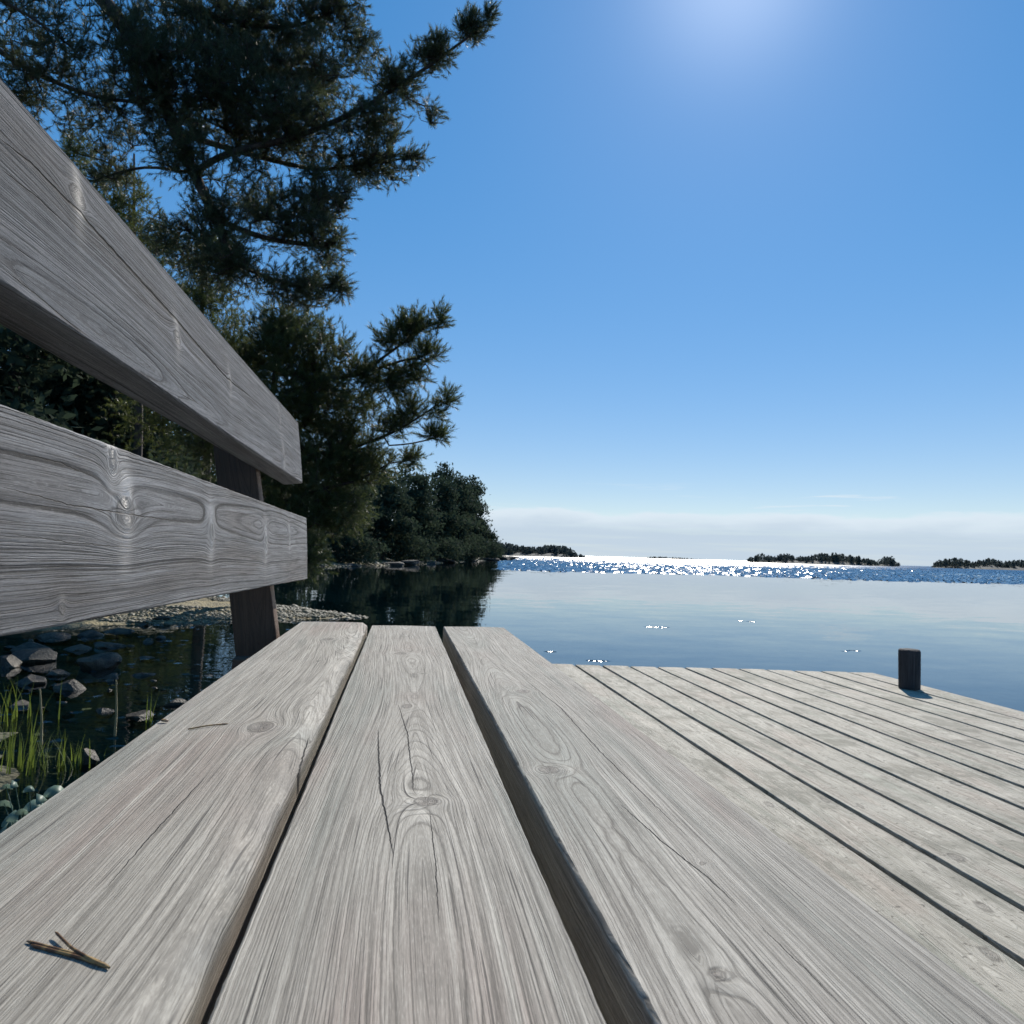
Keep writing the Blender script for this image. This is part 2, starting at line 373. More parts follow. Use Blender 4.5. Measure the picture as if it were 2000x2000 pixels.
# back planks lean with the rear posts and run a little to the right of the seat's line
db = ray(811, 1091); db = db / np.linalg.norm(db)
def back_plank(corner_t, corner_b, YE, knots_px, cracks_px, seed, pith, wave, label, extra_edge, mat):
    pt, pb = ony(*corner_t, YE), ony(*corner_b, YE)
    h = np.linalg.norm(pt - pb); ax = (pt - pb) / h                       # local x runs up the face
    az = np.cross(ax, db); az /= np.linalg.norm(az)
    if az[0] < 0: az = -az
    ax = np.cross(db, az); ax /= np.linalg.norm(ax)
    if ax[2] < 0: ax = -ax
    ctr = (pt + pb) / 2
    o = ctr - db * 1.872
    # face normal to the right (+X); right-handed frame (x, y, z) = (-ax, db, az) or (ax, ...)
    X_ = ax if np.dot(np.cross(ax, db), az) > 0 else -ax
    def hit(px, py):
        d = ray(px, py); tt = ((ctr - CAM) @ az) / (d @ az); p = CAM + d * tt - o
        return float(p @ X_), float(p @ db)
    kk = [(*hit(a, b), R, el, hb) for a, b, R, el, hb in knots_px]
    cc = [([hit(*p) for p in pts], w) for pts, w in cracks_px]
    plank_mesh('back_plank', h, .045, YSB, 60, frame(o, X_, db, az), mat, bench, kk, cc, pith=pith, wave=wave, seed=seed, edge=extra_edge, label=label, kh=2.4)
    return o, X_, az, h

YE = 1.87
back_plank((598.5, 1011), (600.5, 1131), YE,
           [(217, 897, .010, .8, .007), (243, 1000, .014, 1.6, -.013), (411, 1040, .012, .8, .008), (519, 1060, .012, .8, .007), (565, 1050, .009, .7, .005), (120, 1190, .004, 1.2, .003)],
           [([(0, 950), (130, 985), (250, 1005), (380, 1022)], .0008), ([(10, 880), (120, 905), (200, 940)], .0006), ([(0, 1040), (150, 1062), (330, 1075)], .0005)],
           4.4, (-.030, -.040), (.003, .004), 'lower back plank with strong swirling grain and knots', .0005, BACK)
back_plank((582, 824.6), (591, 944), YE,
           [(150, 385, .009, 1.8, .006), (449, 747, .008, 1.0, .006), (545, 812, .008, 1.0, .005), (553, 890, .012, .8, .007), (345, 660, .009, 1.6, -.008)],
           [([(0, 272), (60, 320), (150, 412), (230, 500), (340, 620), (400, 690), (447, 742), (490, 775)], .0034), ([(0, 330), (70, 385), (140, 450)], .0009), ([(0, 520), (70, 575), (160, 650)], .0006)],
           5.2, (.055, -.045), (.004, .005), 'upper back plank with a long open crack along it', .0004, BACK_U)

# rear posts (lean with the back), rails and legs
def rear_post(Y):
    pts = [ony(x, y, Y) for x, y in ((489, 1160), (493, 1300), (470, 950))]
    return pts
for Y0, lab in ((1.62, 'dark brown rear post holding the back planks'), (-.25, None)):
    k = 1.62
    base = ony(489, 1160, k); hi = ony(468, 900, k)
    d = (hi - base) / (hi[2] - base[2])
    lo_p = base + d * (0.0 - base[2]); hi_p = base + d * (.905 - base[2])
    lo_p[0] += .020; hi_p[0] -= .009
    for p in (lo_p, hi_p): p[1] = Y0
    o = board_box('rear_post', lo_p, hi_p, .088, .045, DARKW, bench, seed=Y0 + 6, taper=.86)
    if lab: o['label'] = lab
for Y0 in (1.53, -.32):
    board_box('seat_bearer', (-.31, Y0 + .01, ZS - .045 - .048), (.225, Y0 + .01, ZS - .045 - .048), .045, .095, DARKW, bench, ax=(0, 1, 0), seed=7 + Y0)
    board_box('front_leg', (.17, Y0 + .062, 0.002), (.17, Y0 + .062, ZS - .046), .095, .045, DARKW, bench, seed=8 + Y0)
board_box('stretcher', (-.02, -.29, .16), (-.02, 1.50, .16), .045, .07, DARKW, bench, seed=9.4)


# ------------------------------------------------------------------ jetty
jetty = empty('jetty', (1, 1, 0))
tag(jetty, 'grey plank jetty deck reaching out over the calm water', 'jetty')
edges = [-.555 + .1527 * i for i in range(22)]
edges = [e for e in edges if e < 2.6] + [2.652]
DY = np.concatenate([np.arange(-1.6, .5, .12), np.arange(.5, 2.2, .03), np.arange(2.2, 4.0, .06)])
NB = len(edges) - 1
for i in range(NB):
    x0, x1 = edges[i] + .0075 + random.uniform(-.001, .001), edges[i + 1] - .0075 + random.uniform(-.001, .001)
    cx, w = (x0 + x1) / 2, x1 - x0
    yend = 4.262 - .128 * (cx - .85) + random.uniform(-.006, .006)
    ys = np.concatenate([DY[DY < yend - .03], [yend]])
    r = np.random.default_rng(100 + i)
    kk = [(r.uniform(-.055, .055), y + r.uniform(-.12, .12), r.uniform(.006, .014), r.uniform(1., 1.6), r.uniform(.003, .007) * r.choice((-1, 1))) for y in np.arange(-.6, 4.2, .42) if r.random() < .8]
    tilt = r.uniform(-.006, .006); az = np.array([math.sin(tilt), 0, math.cos(tilt)]); ax = np.cross(ey, az)
    kp = onz(1915, 1766, 0)
    if x0 < kp[0] < x1: kk.append((kp[0] - cx, kp[1], .010, 1.4, .006))
    plank_mesh('deck_board', w, .028, ys, 15, frame((cx, 0, r.uniform(-.0022, .0)), ax, ey, az), DECK, jetty, kk, pith=(r.uniform(-.03, .03), -.035 + r.uniform(-.02, .02)),
               wave=(.015, .012), seed=10 + i * .77, rb=.003, side_n=2, edge=.0012, skew=-.12)
for y in (-1.2, .1, 1.4, 2.7, 3.85):
    board_box('joist', (-.52, y, -.105), (2.6, y, -.105), .06, .145, DECK, jetty, ax=(0, 1, 0), seed=y + 30)

MUDW = DARKW
def pile_mesh(name, x, y, z0, z1, r0, mat, parent, seed=1., n=20, m=14, bev=.006, lean=(0, 0)):
    rr = np.random.default_rng(int(seed * 100))
    zs = np.concatenate([np.linspace(z0, z1 - bev * 1.5, m), [z1 - bev * .4, z1, z1 + .001]])
    rs = np.concatenate([np.full(m, 1.), [.97, .86, .0001]])
    V, ps, pyy = [], [], []
    ph = rr.uniform(0, 6.28, 4)
    for z, q in zip(zs, rs):
        for j in range(n):
            a = 2 * math.pi * j / n
            r = r0 * q * (1 + .03 * math.sin(3 * a + ph[0]) + .02 * math.sin(7 * a + ph[1] + z * 4) + .015 * math.sin(z * 11 + ph[2]))
            V.append((x + lean[0] * (z - z0) + r * math.cos(a), y + lean[1] * (z - z0) + r * math.sin(a), z)); ps.append(.3 * abs(a - math.pi) * r0 if q > .9 else r * .9); pyy.append(z)
    m2 = len(zs); idx = np.arange(m2 * n).reshape(m2, n); a, b = idx[:-1], idx[1:]
    q = np.stack([a, np.roll(a, -1, 1), np.roll(b, -1, 1), b], -1).reshape(-1, 4)
    N = len(V); z_ = np.zeros(N)
    at = dict(psi=ps, lx=ps, lz=z_, py=pyy, kn=z_, ko=z_, kr=z_, sd=np.full(N, seed))
    for i in (1, 2, 3): at['ck%d' % i] = np.ones(N); at['cw%d' % i] = z_
    o = mesh_obj(name, V, q, mat, parent, smooth=True, attrs=at); o.data.set_sharp_from_angle(angle=math.radians(40)); return o
for x, y in ((-.35, 3.9), (1.0, 3.85), (2.45, 3.75), (-.35, 1.3), (2.45, 1.3), (-.35, -1.2), (2.45, -1.2)):
    pile_mesh('pile', x, y, -3.0, -.18, .085, DARKW, jetty, seed=x + y + 5)
pb = onz(1779, 1345, 0)
o = pile_mesh('mooring_post', pb[0], pb[1] + .01, .001, .192, .050, TAR, None, seed=3.3, bev=.012)
tag(o, 'short dark tarred mooring post standing at the jetty edge', 'mooring post')


# ------------------------------------------------------------------ ground: shore, seabed
WATER = -.5
LAND = np.array([(-90, -40), (-1.75, -40), (-1.7, -2), (-1.62, 2), (-1.85, 3.9), (-2.4, 4.9), (-3.6, 6.2), (-4.5, 7.8), (-4.7, 9.5), (-4.1, 10.9), (-2.4, 11.9), (-1.4, 12.4), (-.85, 12.8),
                 (-1.0, 13.2), (-2.0, 14.6), (-2.9, 15.6), (-5.5, 19), (-9, 28), (-9.2, 38), (-5.6, 45), (-1.5, 55), (2, 70), (8.2, 97), (15, 122), (18.0, 134), (15, 150), (-20, 200), (-90, 260)], float)
def signed_dist(P):
    d2 = np.full(len(P), 1e18); inside = np.zeros(len(P), bool)
    n = len(LAND)
    for i in range(n):
        a, b = LAND[i], LAND[(i + 1) % n]; e = b - a
        t = np.clip(((P - a) @ e) / (e @ e), 0, 1)
        q = P - a - t[:, None] * e
        d2 = np.minimum(d2, (q ** 2).sum(1))
        c = ((a[1] > P[:, 1]) != (b[1] > P[:, 1]))
        with np.errstate(divide='ignore', invalid='ignore'):
            xi = (b[0] - a[0]) * (P[:, 1] - a[1]) / (b[1] - a[1]) + a[0]
        inside ^= c & (P[:, 0] < xi)
    d = np.sqrt(d2); return np.where(inside, d, -d)
def bumps(P):
    x, y = P[:, 0], P[:, 1]
    return (.5 * np.sin(x * 1.7 + 2.1 * np.sin(y * .9)) * np.sin(y * 1.3 + .7) + .3 * np.sin(x * 4.1 + y * 2.3) + .25 * np.sin(y * 5.2 - x * 3.3 + 1.2)) 
def height(P):
    P = np.atleast_2d(np.asarray(P, float))
    s = signed_dist(P)
    land = WATER + .02 + .075 * np.clip(s, 0, 1.6) + .20 * np.clip(s - 1.6, 0, 9) + .12 * np.clip(s - 10, 0, 18)
    land += bumps(P) * np.clip(s * .06, 0, .12)
    sea = WATER + np.maximum(.10 * s, -.16 + .05 * (s + 1.6)) 
    sea = np.where(s > -1.6, WATER + .10 * s, WATER - .16 + .07 * (s + 1.6))
    sea = np.maximum(sea, -3.2) + bumps(P) * .03
    return np.where(s > 0, land, np.minimum(sea, WATER - .004))
def hz(x, y): return float(height([(x, y)])[0])

gx = np.concatenate([[-8000, -3000, -1000, -400, -200, -120], np.arange(-90, -14, 3.), np.arange(-14, 4, .22), np.arange(4, 40, 2.), [60, 120, 250, 600, 1500, 4000, 8000]])
gy = np.concatenate([[-3000, -800, -200, -60], np.arange(-20, 2, 2.), np.arange(2, 20, .22), np.arange(20, 60, 1.2), np.arange(60, 210, 3.), [240, 300, 450, 800, 1600, 4000, 9000]])
GX, GY = np.meshgrid(gx, gy); PP = np.stack([GX.ravel(), GY.ravel()], 1)
GZ = height(PP)
idx = np.arange(len(PP)).reshape(GX.shape)
quads = np.stack([idx[:-1, :-1], idx[:-1, 1:], idx[1:, 1:], idx[1:, :-1]], -1).reshape(-1, 4)
m, g = material('shore_ground')
P = g.node('ShaderNodeNewGeometry', None, 0)
_, _, pz = g.sep(P)
vo = g.n.new('ShaderNodeTexVoronoi'); g.put(vo.inputs['Vector'], P); vo.inputs['Scale'].default_value = 26.
pebc = g.mix(g.sep(vo.outputs['Color'])[0], (.10, .085, .05), (.28, .24, .14))
pebc = g.mix(g.ss(g.noise(P, 3., 3.), .45, .62), pebc, (.27, .22, .115))
soil = g.mix(g.noise(P, 2.2, 5., .6), (.035, .030, .018), (.055, .065, .02))
mud = g.mix(g.noise(P, 1.6, 4., .6), (.085, .078, .034), (.17, .142, .07))
dp = g.ss(pz, -2.2, -.75)
mud = g.mix(g.ss(g.noise(P, 2.6, 3., .6), .52, .64, 0., .8), mud, (.085, .048, .016))
mud = g.mix(dp, (.004, .018, .045), mud)
zj = g.m('ADD', pz, g.m('MULTIPLY', g.m('SUBTRACT', g.noise(P, 1.1, 4.), .5), .10))
c = g.mix(g.ss(zj, -.545, -.500), mud, pebc)
c = g.mix(g.ss(zj, -.33, -.22), c, soil)
_, gyy, _ = g.sep(P)
c = g.mix(g.ss(gyy, 9., 11., 1., 0.), c, g.mix(g.ss(zj, -.55, -.48), mud, soil))
hb = g.m('ADD', g.m('MULTIPLY', vo.outputs['Distance'], -1.), g.noise(P, 14., 4.))
b = g.node('ShaderNodeBump', None, 0, Strength=.8, Distance=.03, Height=hb)
principled(g, Base_Color=c, Roughness=.85, Normal=b)
GROUND = m
o = mesh_obj('ground', np.stack([PP[:, 0], PP[:, 1], GZ], 1), quads, GROUND, smooth=True); tag(o, kind='structure')

# ------------------------------------------------------------------ water
m, g = material('calm_sea_water')
P = g.node('ShaderNodeNewGeometry', None, 0)
x, y, _ = g.sep(P)
far = g.noise(g.xyz(g.m('MULTIPLY', x, .012), g.m('MULTIPLY', y, .03)), 1., 3., .55)
ed = g.m('MULTIPLY_ADD', far, 12., 48.)                      # where the breeze begins
wind = g.ss(g.m('SUBTRACT', y, ed), -4., 16.)
wind = g.m('MULTIPLY', wind, g.ss(g.m('SUBTRACT', x, g.m('MULTIPLY', y, .125)), -4., 3.))       # lee of the wooded shore
def cn(sx, sy, det, off=0.):
    v = g.noise(g.xyz(g.m('MULTIPLY', x, sx), g.m('MULTIPLY', y, sy), off), 1., det, .55, color=True)
    return g.vm('SUBTRACT', v, (.5, .5, .5))
def sc(v, k): 
    nd = g.n.new('ShaderNodeVectorMath'); nd.operation = 'SCALE'; g.put(nd.inputs[0], v); g.put(nd.inputs['Scale'], k); return nd.outputs[0]
swell = sc(cn(.9, 1.6, 3.), .026)
tiny = sc(cn(7., 11., 2., 4.), .012)
def facets(fx, fy, off):
    v = g.n.new('ShaderNodeTexVoronoi'); v.feature = 'F1'; g.put(v.inputs['Vector'], g.xyz(g.m('MULTIPLY', x, fx), g.m('MULTIPLY', y, fy), off)); v.inputs['Scale'].default_value = 1.
    w = g.n.new('ShaderNodeTexWhiteNoise'); w.noise_dimensions = '3D'; g.l.new(v.outputs['Color'], w.inputs['Vector'])
    w2 = g.n.new('ShaderNodeTexWhiteNoise'); w2.noise_dimensions = '3D'; g.put(w2.inputs['Vector'], g.vm('ADD', v.outputs['Color'], (3.1, 7.7, 1.3)))
    return g.vm('SUBTRACT', g.vm('ADD', v.outputs['Color'], w.outputs['Color']), (1., 1., 1.)), w2.outputs['Value']
ofar = g.m('MULTIPLY', wind, g.ss(y, 62., 190.))              # far out the short seas are too small to tell apart: a rough, sun-catching surface
chop = sc(g.xyz(.06, -.20, 0.), ofar)
wrinkle = sc(cn(1.6, .5, 2., 8.), g.m('MULTIPLY', wind, .16))
# a few touched spots of ripples on the calm inner water
rip = None
for px, py, rx, ry in ((1282, 1225, .22, .10), (1467, 1214, .09, .10), (1448, 1213, .07, .08), (1668, 1271, .10, .07), (1650, 1272, .05, .05), (1075, 1273, .08, .06), (1170, 1291, .13, .06), (1152, 1290, .05, .04)):
    p = onz(px, py, WATER)
    q = g.m('ADD', g.m('POWER', g.m('DIVIDE', g.m('SUBTRACT', x, float(p[0])), rx), 2.), g.m('POWER', g.m('DIVIDE', g.m('SUBTRACT', y, float(p[1])), ry), 2.))
    q = g.ss(q, .2, 1.2, 1., 0.)
    rip = q if rip is None else g.m('MAXIMUM', rip, q)
spot = sc(g.vm('ADD', cn(16., 12., 1., 12.), (.0, -.17, 0.)), g.m('MULTIPLY', rip, 1.55))
sh = g.ss(g.m('ABSOLUTE', g.m('ADD', g.m('ADD', x, 2.6), 0.)), 1.2, 2.2, 1., 0.)
near_r = g.m('MULTIPLY', g.ss(x, -1.2, -.2, 1., 0.), g.ss(y, 12., 14., 1., 0.))      # lapping ripples along the stones
lap = sc(cn(6., 16., 2., 21.), g.m('MULTIPLY', near_r, .06))
lv, lr_ = facets(17., 15., 31.)
lap_on = g.m('LESS_THAN', lr_, g.m('MULTIPLY', near_r, .05))
lap = g.vm('ADD', lap, sc(g.vm('ADD', sc(lv, .5), (.2, -.25, 0.)), lap_on))
nv = g.vm('ADD', g.vm('ADD', g.vm('ADD', swell, tiny), g.vm('ADD', g.vm('ADD', chop, wrinkle), spot)), lap)
nv = g.vm('MULTIPLY', nv, (1., 1., 0.))
nv = g.vm('NORMALIZE', g.vm('ADD', nv, (0., 0., 1.)))
fr = g.node('ShaderNodeFresnel', None, 0, IOR=1.333, Normal=nv)
rough = g.m('ADD', g.m('ADD', g.m('MULTIPLY', ofar, .30), g.m('MULTIPLY_ADD', wind, .14, .012)), g.m('ADD', g.m('MULTIPLY', lap_on, .16), g.m('MULTIPLY', rip, .2)))
gl = g.node('ShaderNodeBsdfGlossy', dict(distribution='BECKMANN'), 0, Color=(1., 1., 1.), Roughness=rough, Normal=nv)
tr = g.node('ShaderNodeBsdfTransparent', None, 0, Color=(.62, .74, .70))
mx = g.n.new('ShaderNodeMixShader'); g.put(mx.inputs[0], fr); g.l.new(tr, mx.inputs[1]); g.l.new(gl, mx.inputs[2])
g.l.new(mx.outputs[0], g.out.inputs[0])
WATERM = m
S = 9000
o = mesh_obj('water', [(-S, -3000, WATER), (S, -3000, WATER), (S, S, WATER), (-S, S, WATER)], [(0, 1, 2, 3)], WATERM); tag(o, kind='structure')


# wavelets of the breeze, from where it begins out to where single crests blur together
m, g = material('wavelet_water')
fr = g.node('ShaderNodeFresnel', None, 0, IOR=1.333)
gl = g.node('ShaderNodeBsdfGlossy', dict(distribution='BECKMANN'), 0, Color=(1., 1., 1.), Roughness=.23)
df = g.node('ShaderNodeBsdfDiffuse', None, 0, Color=(.045, .115, .20))
mx = g.n.new('ShaderNodeMixShader'); g.put(mx.inputs[0], fr); g.l.new(df, mx.inputs[1]); g.l.new(gl, mx.inputs[2]); g.l.new(mx.outputs[0], g.out.inputs[0])
r = np.random.default_rng(91); N = 26000
Yw = 1 / r.uniform(1 / 300., 1 / 49., N); Xw = Yw * np.tan(r.uniform(math.radians(-2), math.radians(50), N))
edge = 51 + 2.5 * np.sin(Xw * .11) + 1.5 * np.sin(Xw * .31 + 1)
ok = (Yw > edge + r.exponential(5., N) - 1) & (Xw - Yw * .125 > 0)
Xw, Yw = Xw[ok], Yw[ok]; N = len(Xw)
h = r.uniform(.03, .075, N) * (.7 + Yw / 250); w = r.uniform(.06, .22, N) * (.8 + Yw / 130)
sy_ = np.clip(r.normal(.30, .13, N), .10, .7); sx_ = r.normal(.05, .17, N)
yaw_ = np.arctan2(sx_, sy_); fr_l = h / np.hypot(sx_, sy_)
cx_, sxn = np.cos(yaw_), np.sin(yaw_)
loc = np.array([(-1, 0, 0), (1, 0, 0), (.7, 1, 1), (-.7, 1, 1), (.5, 2.6, 0), (-.5, 2.6, 0)], float)
Lx = loc[None, :, 0] * w[:, None]; Ly = loc[None, :, 1] * fr_l[:, None]; Lz = loc[None, :, 2] * h[:, None] - .004
Vw = np.stack([Xw[:, None] + Lx * cx_[:, None] - Ly * sxn[:, None], Yw[:, None] + Lx * sxn[:, None] + Ly * cx_[:, None], WATER + Lz], -1).reshape(-1, 3)
Fw = (np.array([(0, 1, 2, 3), (3, 2, 4, 5)])[None] + (np.arange(N) * 6)[:, None, None]).reshape(-1, 4)
o = mesh_obj('wavelets', Vw, Fw, m); tag(o, 'short glittering wavelets on the far water below the islands', 'waves', None, 'stuff')


# ------------------------------------------------------------------ foliage materials
def foliage(name, a, b, gloss=.45, trans=.35, scale=1.3, spec=.35):
    m, g = material(name)
    P = g.node('ShaderNodeNewGeometry', None, 0)
    n = g.noise(P, scale, 3., .6); t = g.attr('tint')
    f = g.m('ADD', g.m('MULTIPLY', g.ss(n, .3, .7), .5), g.m('MULTIPLY', t, .5))
    c = g.mix(f, a, b)
    p = g.node('ShaderNodeBsdfPrincipled', None, 0, Base_Color=c, Roughness=gloss, Specular_IOR_Level=spec)
    tl = g.node('ShaderNodeBsdfTranslucent', None, 0, Color=g.mix(.5, c, tuple(v * 1.2 for v in b)))
    mx = g.n.new('ShaderNodeMixShader'); mx.inputs[0].default_value = trans
    g.l.new(p, mx.inputs[1]); g.l.new(tl, mx.inputs[2]); g.l.new(mx.outputs[0], g.out.inputs[0]); return m
NEEDLE = foliage('pine_needles', (.040, .060, .036), (.095, .112, .050), .42, .42)
NEEDLE_B = foliage('young_pine_needles', (.042, .062, .024), (.10, .118, .040), .42, .42)
NEEDLE_G = foliage('fresh_pine_needles', (.050, .072, .022), (.112, .128, .034), .42, .48)
LEAF = foliage('shore_leaves', (.025, .040, .014), (.060, .075, .024), .75, .34, 1.3, .12)
FARLEAF = foliage('far_leaves', (.026, .044, .032), (.052, .072, .044), .85, .30, .4, .06)
GRASSM = foliage('green_grass', (.065, .105, .015), (.14, .178, .03), .5, .45, 4.)
ISLEAF = foliage('hazed_island_leaves', (.055, .070, .066), (.082, .100, .092), .85, .3, .05, .05)  # distance haze put into the leaf colour, lifted and bluish
DRY = foliage('dry_reed', (.22, .19, .10), (.34, .30, .17), .6, .3, 4.)
GREYLEAF = foliage('grey_green_leaves', (.10, .16, .12), (.17, .24, .18), .45, .3, 9.)
m, g = material('pine_bark')
P = g.node('ShaderNodeNewGeometry', None, 0)
n = g.noise(g.vm('MULTIPLY', P, (9., 9., 3.)), 1., 4., .65)
c = g.mix(g.ss(n, .35, .65), (.028, .021, .017), (.085, .058, .042))
principled(g, Base_Color=c, Roughness=.9, Normal=g.node('ShaderNodeBump', None, 0, Strength=.9, Distance=.02, Height=n)); BARK = m


def tubes(paths, sides=5):
    """paths: list of (points Nx3, radii N) -> one vertex / quad set"""
    V, Fc, off = [], [], 0
    ca = np.cos(np.arange(sides) * 2 * math.pi / sides); sa = np.sin(np.arange(sides) * 2 * math.pi / sides)
    for p, r in paths:
        p = np.asarray(p); r = np.asarray(r); n = len(p)
        t = np.gradient(p, axis=0); t /= np.linalg.norm(t, axis=1)[:, None] + 1e-9
        ref = np.where(np.abs(t[:, 2:3]) > .85, np.array([[1., 0, 0]]), np.array([[0, 0, 1.]]))
        u = np.cross(t, ref); u /= np.linalg.norm(u, axis=1)[:, None] + 1e-9
        v = np.cross(t, u)
        ring = p[:, None, :] + r[:, None, None] * (u[:, None, :] * ca[None, :, None] + v[:, None, :] * sa[None, :, None])
        V.append(ring.reshape(-1, 3))
        idx = off + np.arange(n * sides).reshape(n, sides); a, b = idx[:-1], idx[1:]
        Fc.append(np.stack([a, np.roll(a, -1, 1), np.roll(b, -1, 1), b], -1).reshape(-1, 4)); off += n * sides
    return np.vstack(V), np.vstack(Fc)

def unit(v): return v / (np.linalg.norm(v, axis=-1, keepdims=True) + 1e-9)

def resample(pts, step):
    pts = np.asarray(pts, float); s = np.concatenate([[0], np.cumsum(np.linalg.norm(np.diff(pts, axis=0), axis=1))])
    n = max(2, int(s[-1] / step) + 1); q = np.linspace(0, s[-1], n)
    # smooth with a Catmull-like average
    out = np.stack([np.interp(q, s, pts[:, k]) for k in range(3)], 1)
    for _ in range(3): out[1:-1] = .25 * out[:-2] + .5 * out[1:-1] + .25 * out[2:]
    return out

def needle_shoots(base, dirs, length, K, nl, nw, r, spread=(.5, 1.15)):
    """needle triangles round each shoot"""
    n = len(base); dirs = unit(dirs)
    ref = np.where(np.abs(dirs[:, 2:3]) > .9, np.array([[1., 0, 0]]), np.array([[0, 0, 1.]]))
    u = unit(np.cross(dirs, ref)); v = np.cross(dirs, u)
    t = r.random((n, K)) ** .8
    a = r.random((n, K)) * 2 * math.pi
    el = r.uniform(*spread, (n, K)) * (1.05 - .6 * t)                       # angle from the shoot axis, closing at the tip
    root = base[:, None] + dirs[:, None] * (t * length[:, None])[..., None]
    side = u[:, None] * np.cos(a)[..., None] + v[:, None] * np.sin(a)[..., None]
    nd = dirs[:, None] * np.cos(el)[..., None] + side * np.sin(el)[..., None]
    L = nl * r.uniform(.75, 1.15, (n, K))
    tip = root + nd * L[..., None]
    wv = unit(np.cross(nd, r.normal(size=(n, K, 3)))) * nw
    V = np.stack([root - wv * .6, root + wv * .6, tip], 2).reshape(-1, 3)
    tint = np.repeat(np.clip(r.random(n)[:, None] * .7 + r.random((n, K)) * .3, 0, 1).ravel(), 3)
    return V, np.arange(len(V)).reshape(-1, 3), tint

def grow(limbs, targets, r, step=.14, droop=.0):
    """limbs: list of polylines (first one the trunk); connects every target to the nearest wood. Returns node arrays."""
    pos, par = [], []
    for li, L in enumerate(limbs):
        for k, p in enumerate(L):
            if k == 0: 
                if li == 0: pr = -1
                else:
                    A = np.array(pos); pr = int(np.argmin(((A - p) ** 2).sum(1)))
            else: pr = len(pos) - 1
            pos.append(p); par.append(pr)
    cap = len(pos) + len(targets) * 14 + 1000
    A = np.zeros((cap, 3)); A[:len(pos)] = pos; n = len(pos); nlimb = n
    d0 = np.array([((A[:n] - t) ** 2).sum(1).min() for t in targets]); order = np.argsort(d0)
    ends = []
    for t in targets[order]:
        d2 = ((A[:n] - t) ** 2).sum(1); j = int(np.argmin(d2)); D = math.sqrt(d2[j])
        k = min(12, max(1, int(D / step)))
        mid_off = r.normal(0, .06, 3) * D; mid_off[2] -= droop * D
        prev = j
        for q in range(1, k + 1):
            f = q / k
            A[n] = A[j] * (1 - f) + t * f + mid_off * 4 * f * (1 - f) * .5; par.append(prev); prev = n; n += 1
        ends.append(prev)
    return A[:n], np.array(par), np.array(ends), nlimb

def wood_from(A, par, rtip, limb_r=None, nlimb=0, expo=.5, sides=4):
    n = len(A); cnt = np.zeros(n)
    child = np.zeros(n, int)
    for i in range(n - 1, 0, -1):
        if child[i] == 0: cnt[i] = max(cnt[i], 1)
        if par[i] >= 0: cnt[par[i]] += cnt[i]; child[par[i]] += 1
    rad = rtip * np.maximum(cnt, 1) ** expo
    if limb_r is not None: rad[:nlimb] = np.maximum(rad[:nlimb], limb_r)
    # chains
    kids = [[] for _ in range(n)]
    for i in range(n):
        if par[i] >= 0: kids[par[i]].append(i)
    paths, stack = [], [0]
    while stack:
        s = stack.pop(); ch = [par[s]] if par[s] >= 0 else []
        cur = s; ch.append(cur)
        while kids[cur]:
            ks = sorted(kids[cur], key=lambda q: -cnt[q]); stack.extend(ks[1:]); cur = ks[0]; ch.append(cur)
        if len(ch) > 1:
            rr = rad[ch].copy()
            if par[s] >= 0: rr[0] = rr[1]
            paths.append((A[ch], rr))
    return paths, rad

def blob_points(blobs, r):
    out = []
    for cx, cy, rx, ry, Y, dY, n in blobs:
        c = ony(cx, cy, Y); s = Y / F
        q = unit(r.normal(size=(n, 3))) * (r.random((n, 1)) ** .45)
        out.append(c + rt * (q[:, 0:1] * rx * s) + up * (q[:, 1:2] * ry * s) + ey * (q[:, 2:3] * dY))
    return np.vstack(out)

def pine(name, label, base, limbs, limb_rad, blobs, seed, K=34, nl=.06, nw=.0024, shoot=(.10, .19), side=1.6, mat=NEEDLE, rtip=.0035, group='pines along the shore', upb=.5, step=.14, dens=1.):
    r = np.random.default_rng(seed)
    T = blob_points([(*b[:6], int(b[6] * dens)) for b in blobs], r)
    Ls = [resample(L, .16) for L in limbs]
    lr = np.concatenate([np.linspace(a, b, len(L)) for L, (a, b) in zip(Ls, limb_rad)])
    A, par, ends, nl0 = grow(Ls, T, r, step)
    paths, rad = wood_from(A, par, rtip, lr, nl0, .42)
    root = empty(name, base); tag(root, label, 'tree', group)
    V, Fc = tubes([paths[0]], 9); mesh_obj('trunk', V, Fc, BARK, root, True)
    V, Fc = tubes(paths[1:], 4); tag(mesh_obj('branches', V, Fc, BARK, root, True), kind='stuff')
    # shoots: at each end and along the last stretch of its twig
    ctr = T.mean(0)
    B, D = [], []
    for e in ends:
        p = A[e]; q = A[par[e]]; d = unit(p - q)
        B.append(p); D.append(d + np.array([0, 0, upb]) + unit(p - ctr) * .35 + r.normal(0, .25, 3))
        cur = e
        for _ in range(int(side) + (r.random() < side % 1)):
            cur = par[cur] if par[cur] > nl0 else cur
            f = r.random(); b = A[cur] * f + A[par[cur]] * (1 - f) if par[cur] >= 0 else A[cur]
            B.append(b); D.append(d * .6 + r.normal(0, .6, 3) + np.array([0, 0, upb]))
    B, D = np.array(B), np.array(D)
    Ln = r.uniform(*shoot, len(B))
    V, Fc, tint = needle_shoots(B, D, Ln, K, nl, nw, r)
    tw, tf = tubes([(np.stack([b, b + unit(d) * l]), np.array([.003, .002])) for b, d, l in zip(B[::2], D[::2], Ln[::2])], 3)
    tag(mesh_obj('twigs', tw, tf, BARK, root), kind='stuff')
    tag(mesh_obj('needles', V, Fc, mat, root, attrs=dict(tint=tint)), kind='stuff')
    return root

def px_line(pts): return [ony(x, y, Y) for x, y, Y in pts]

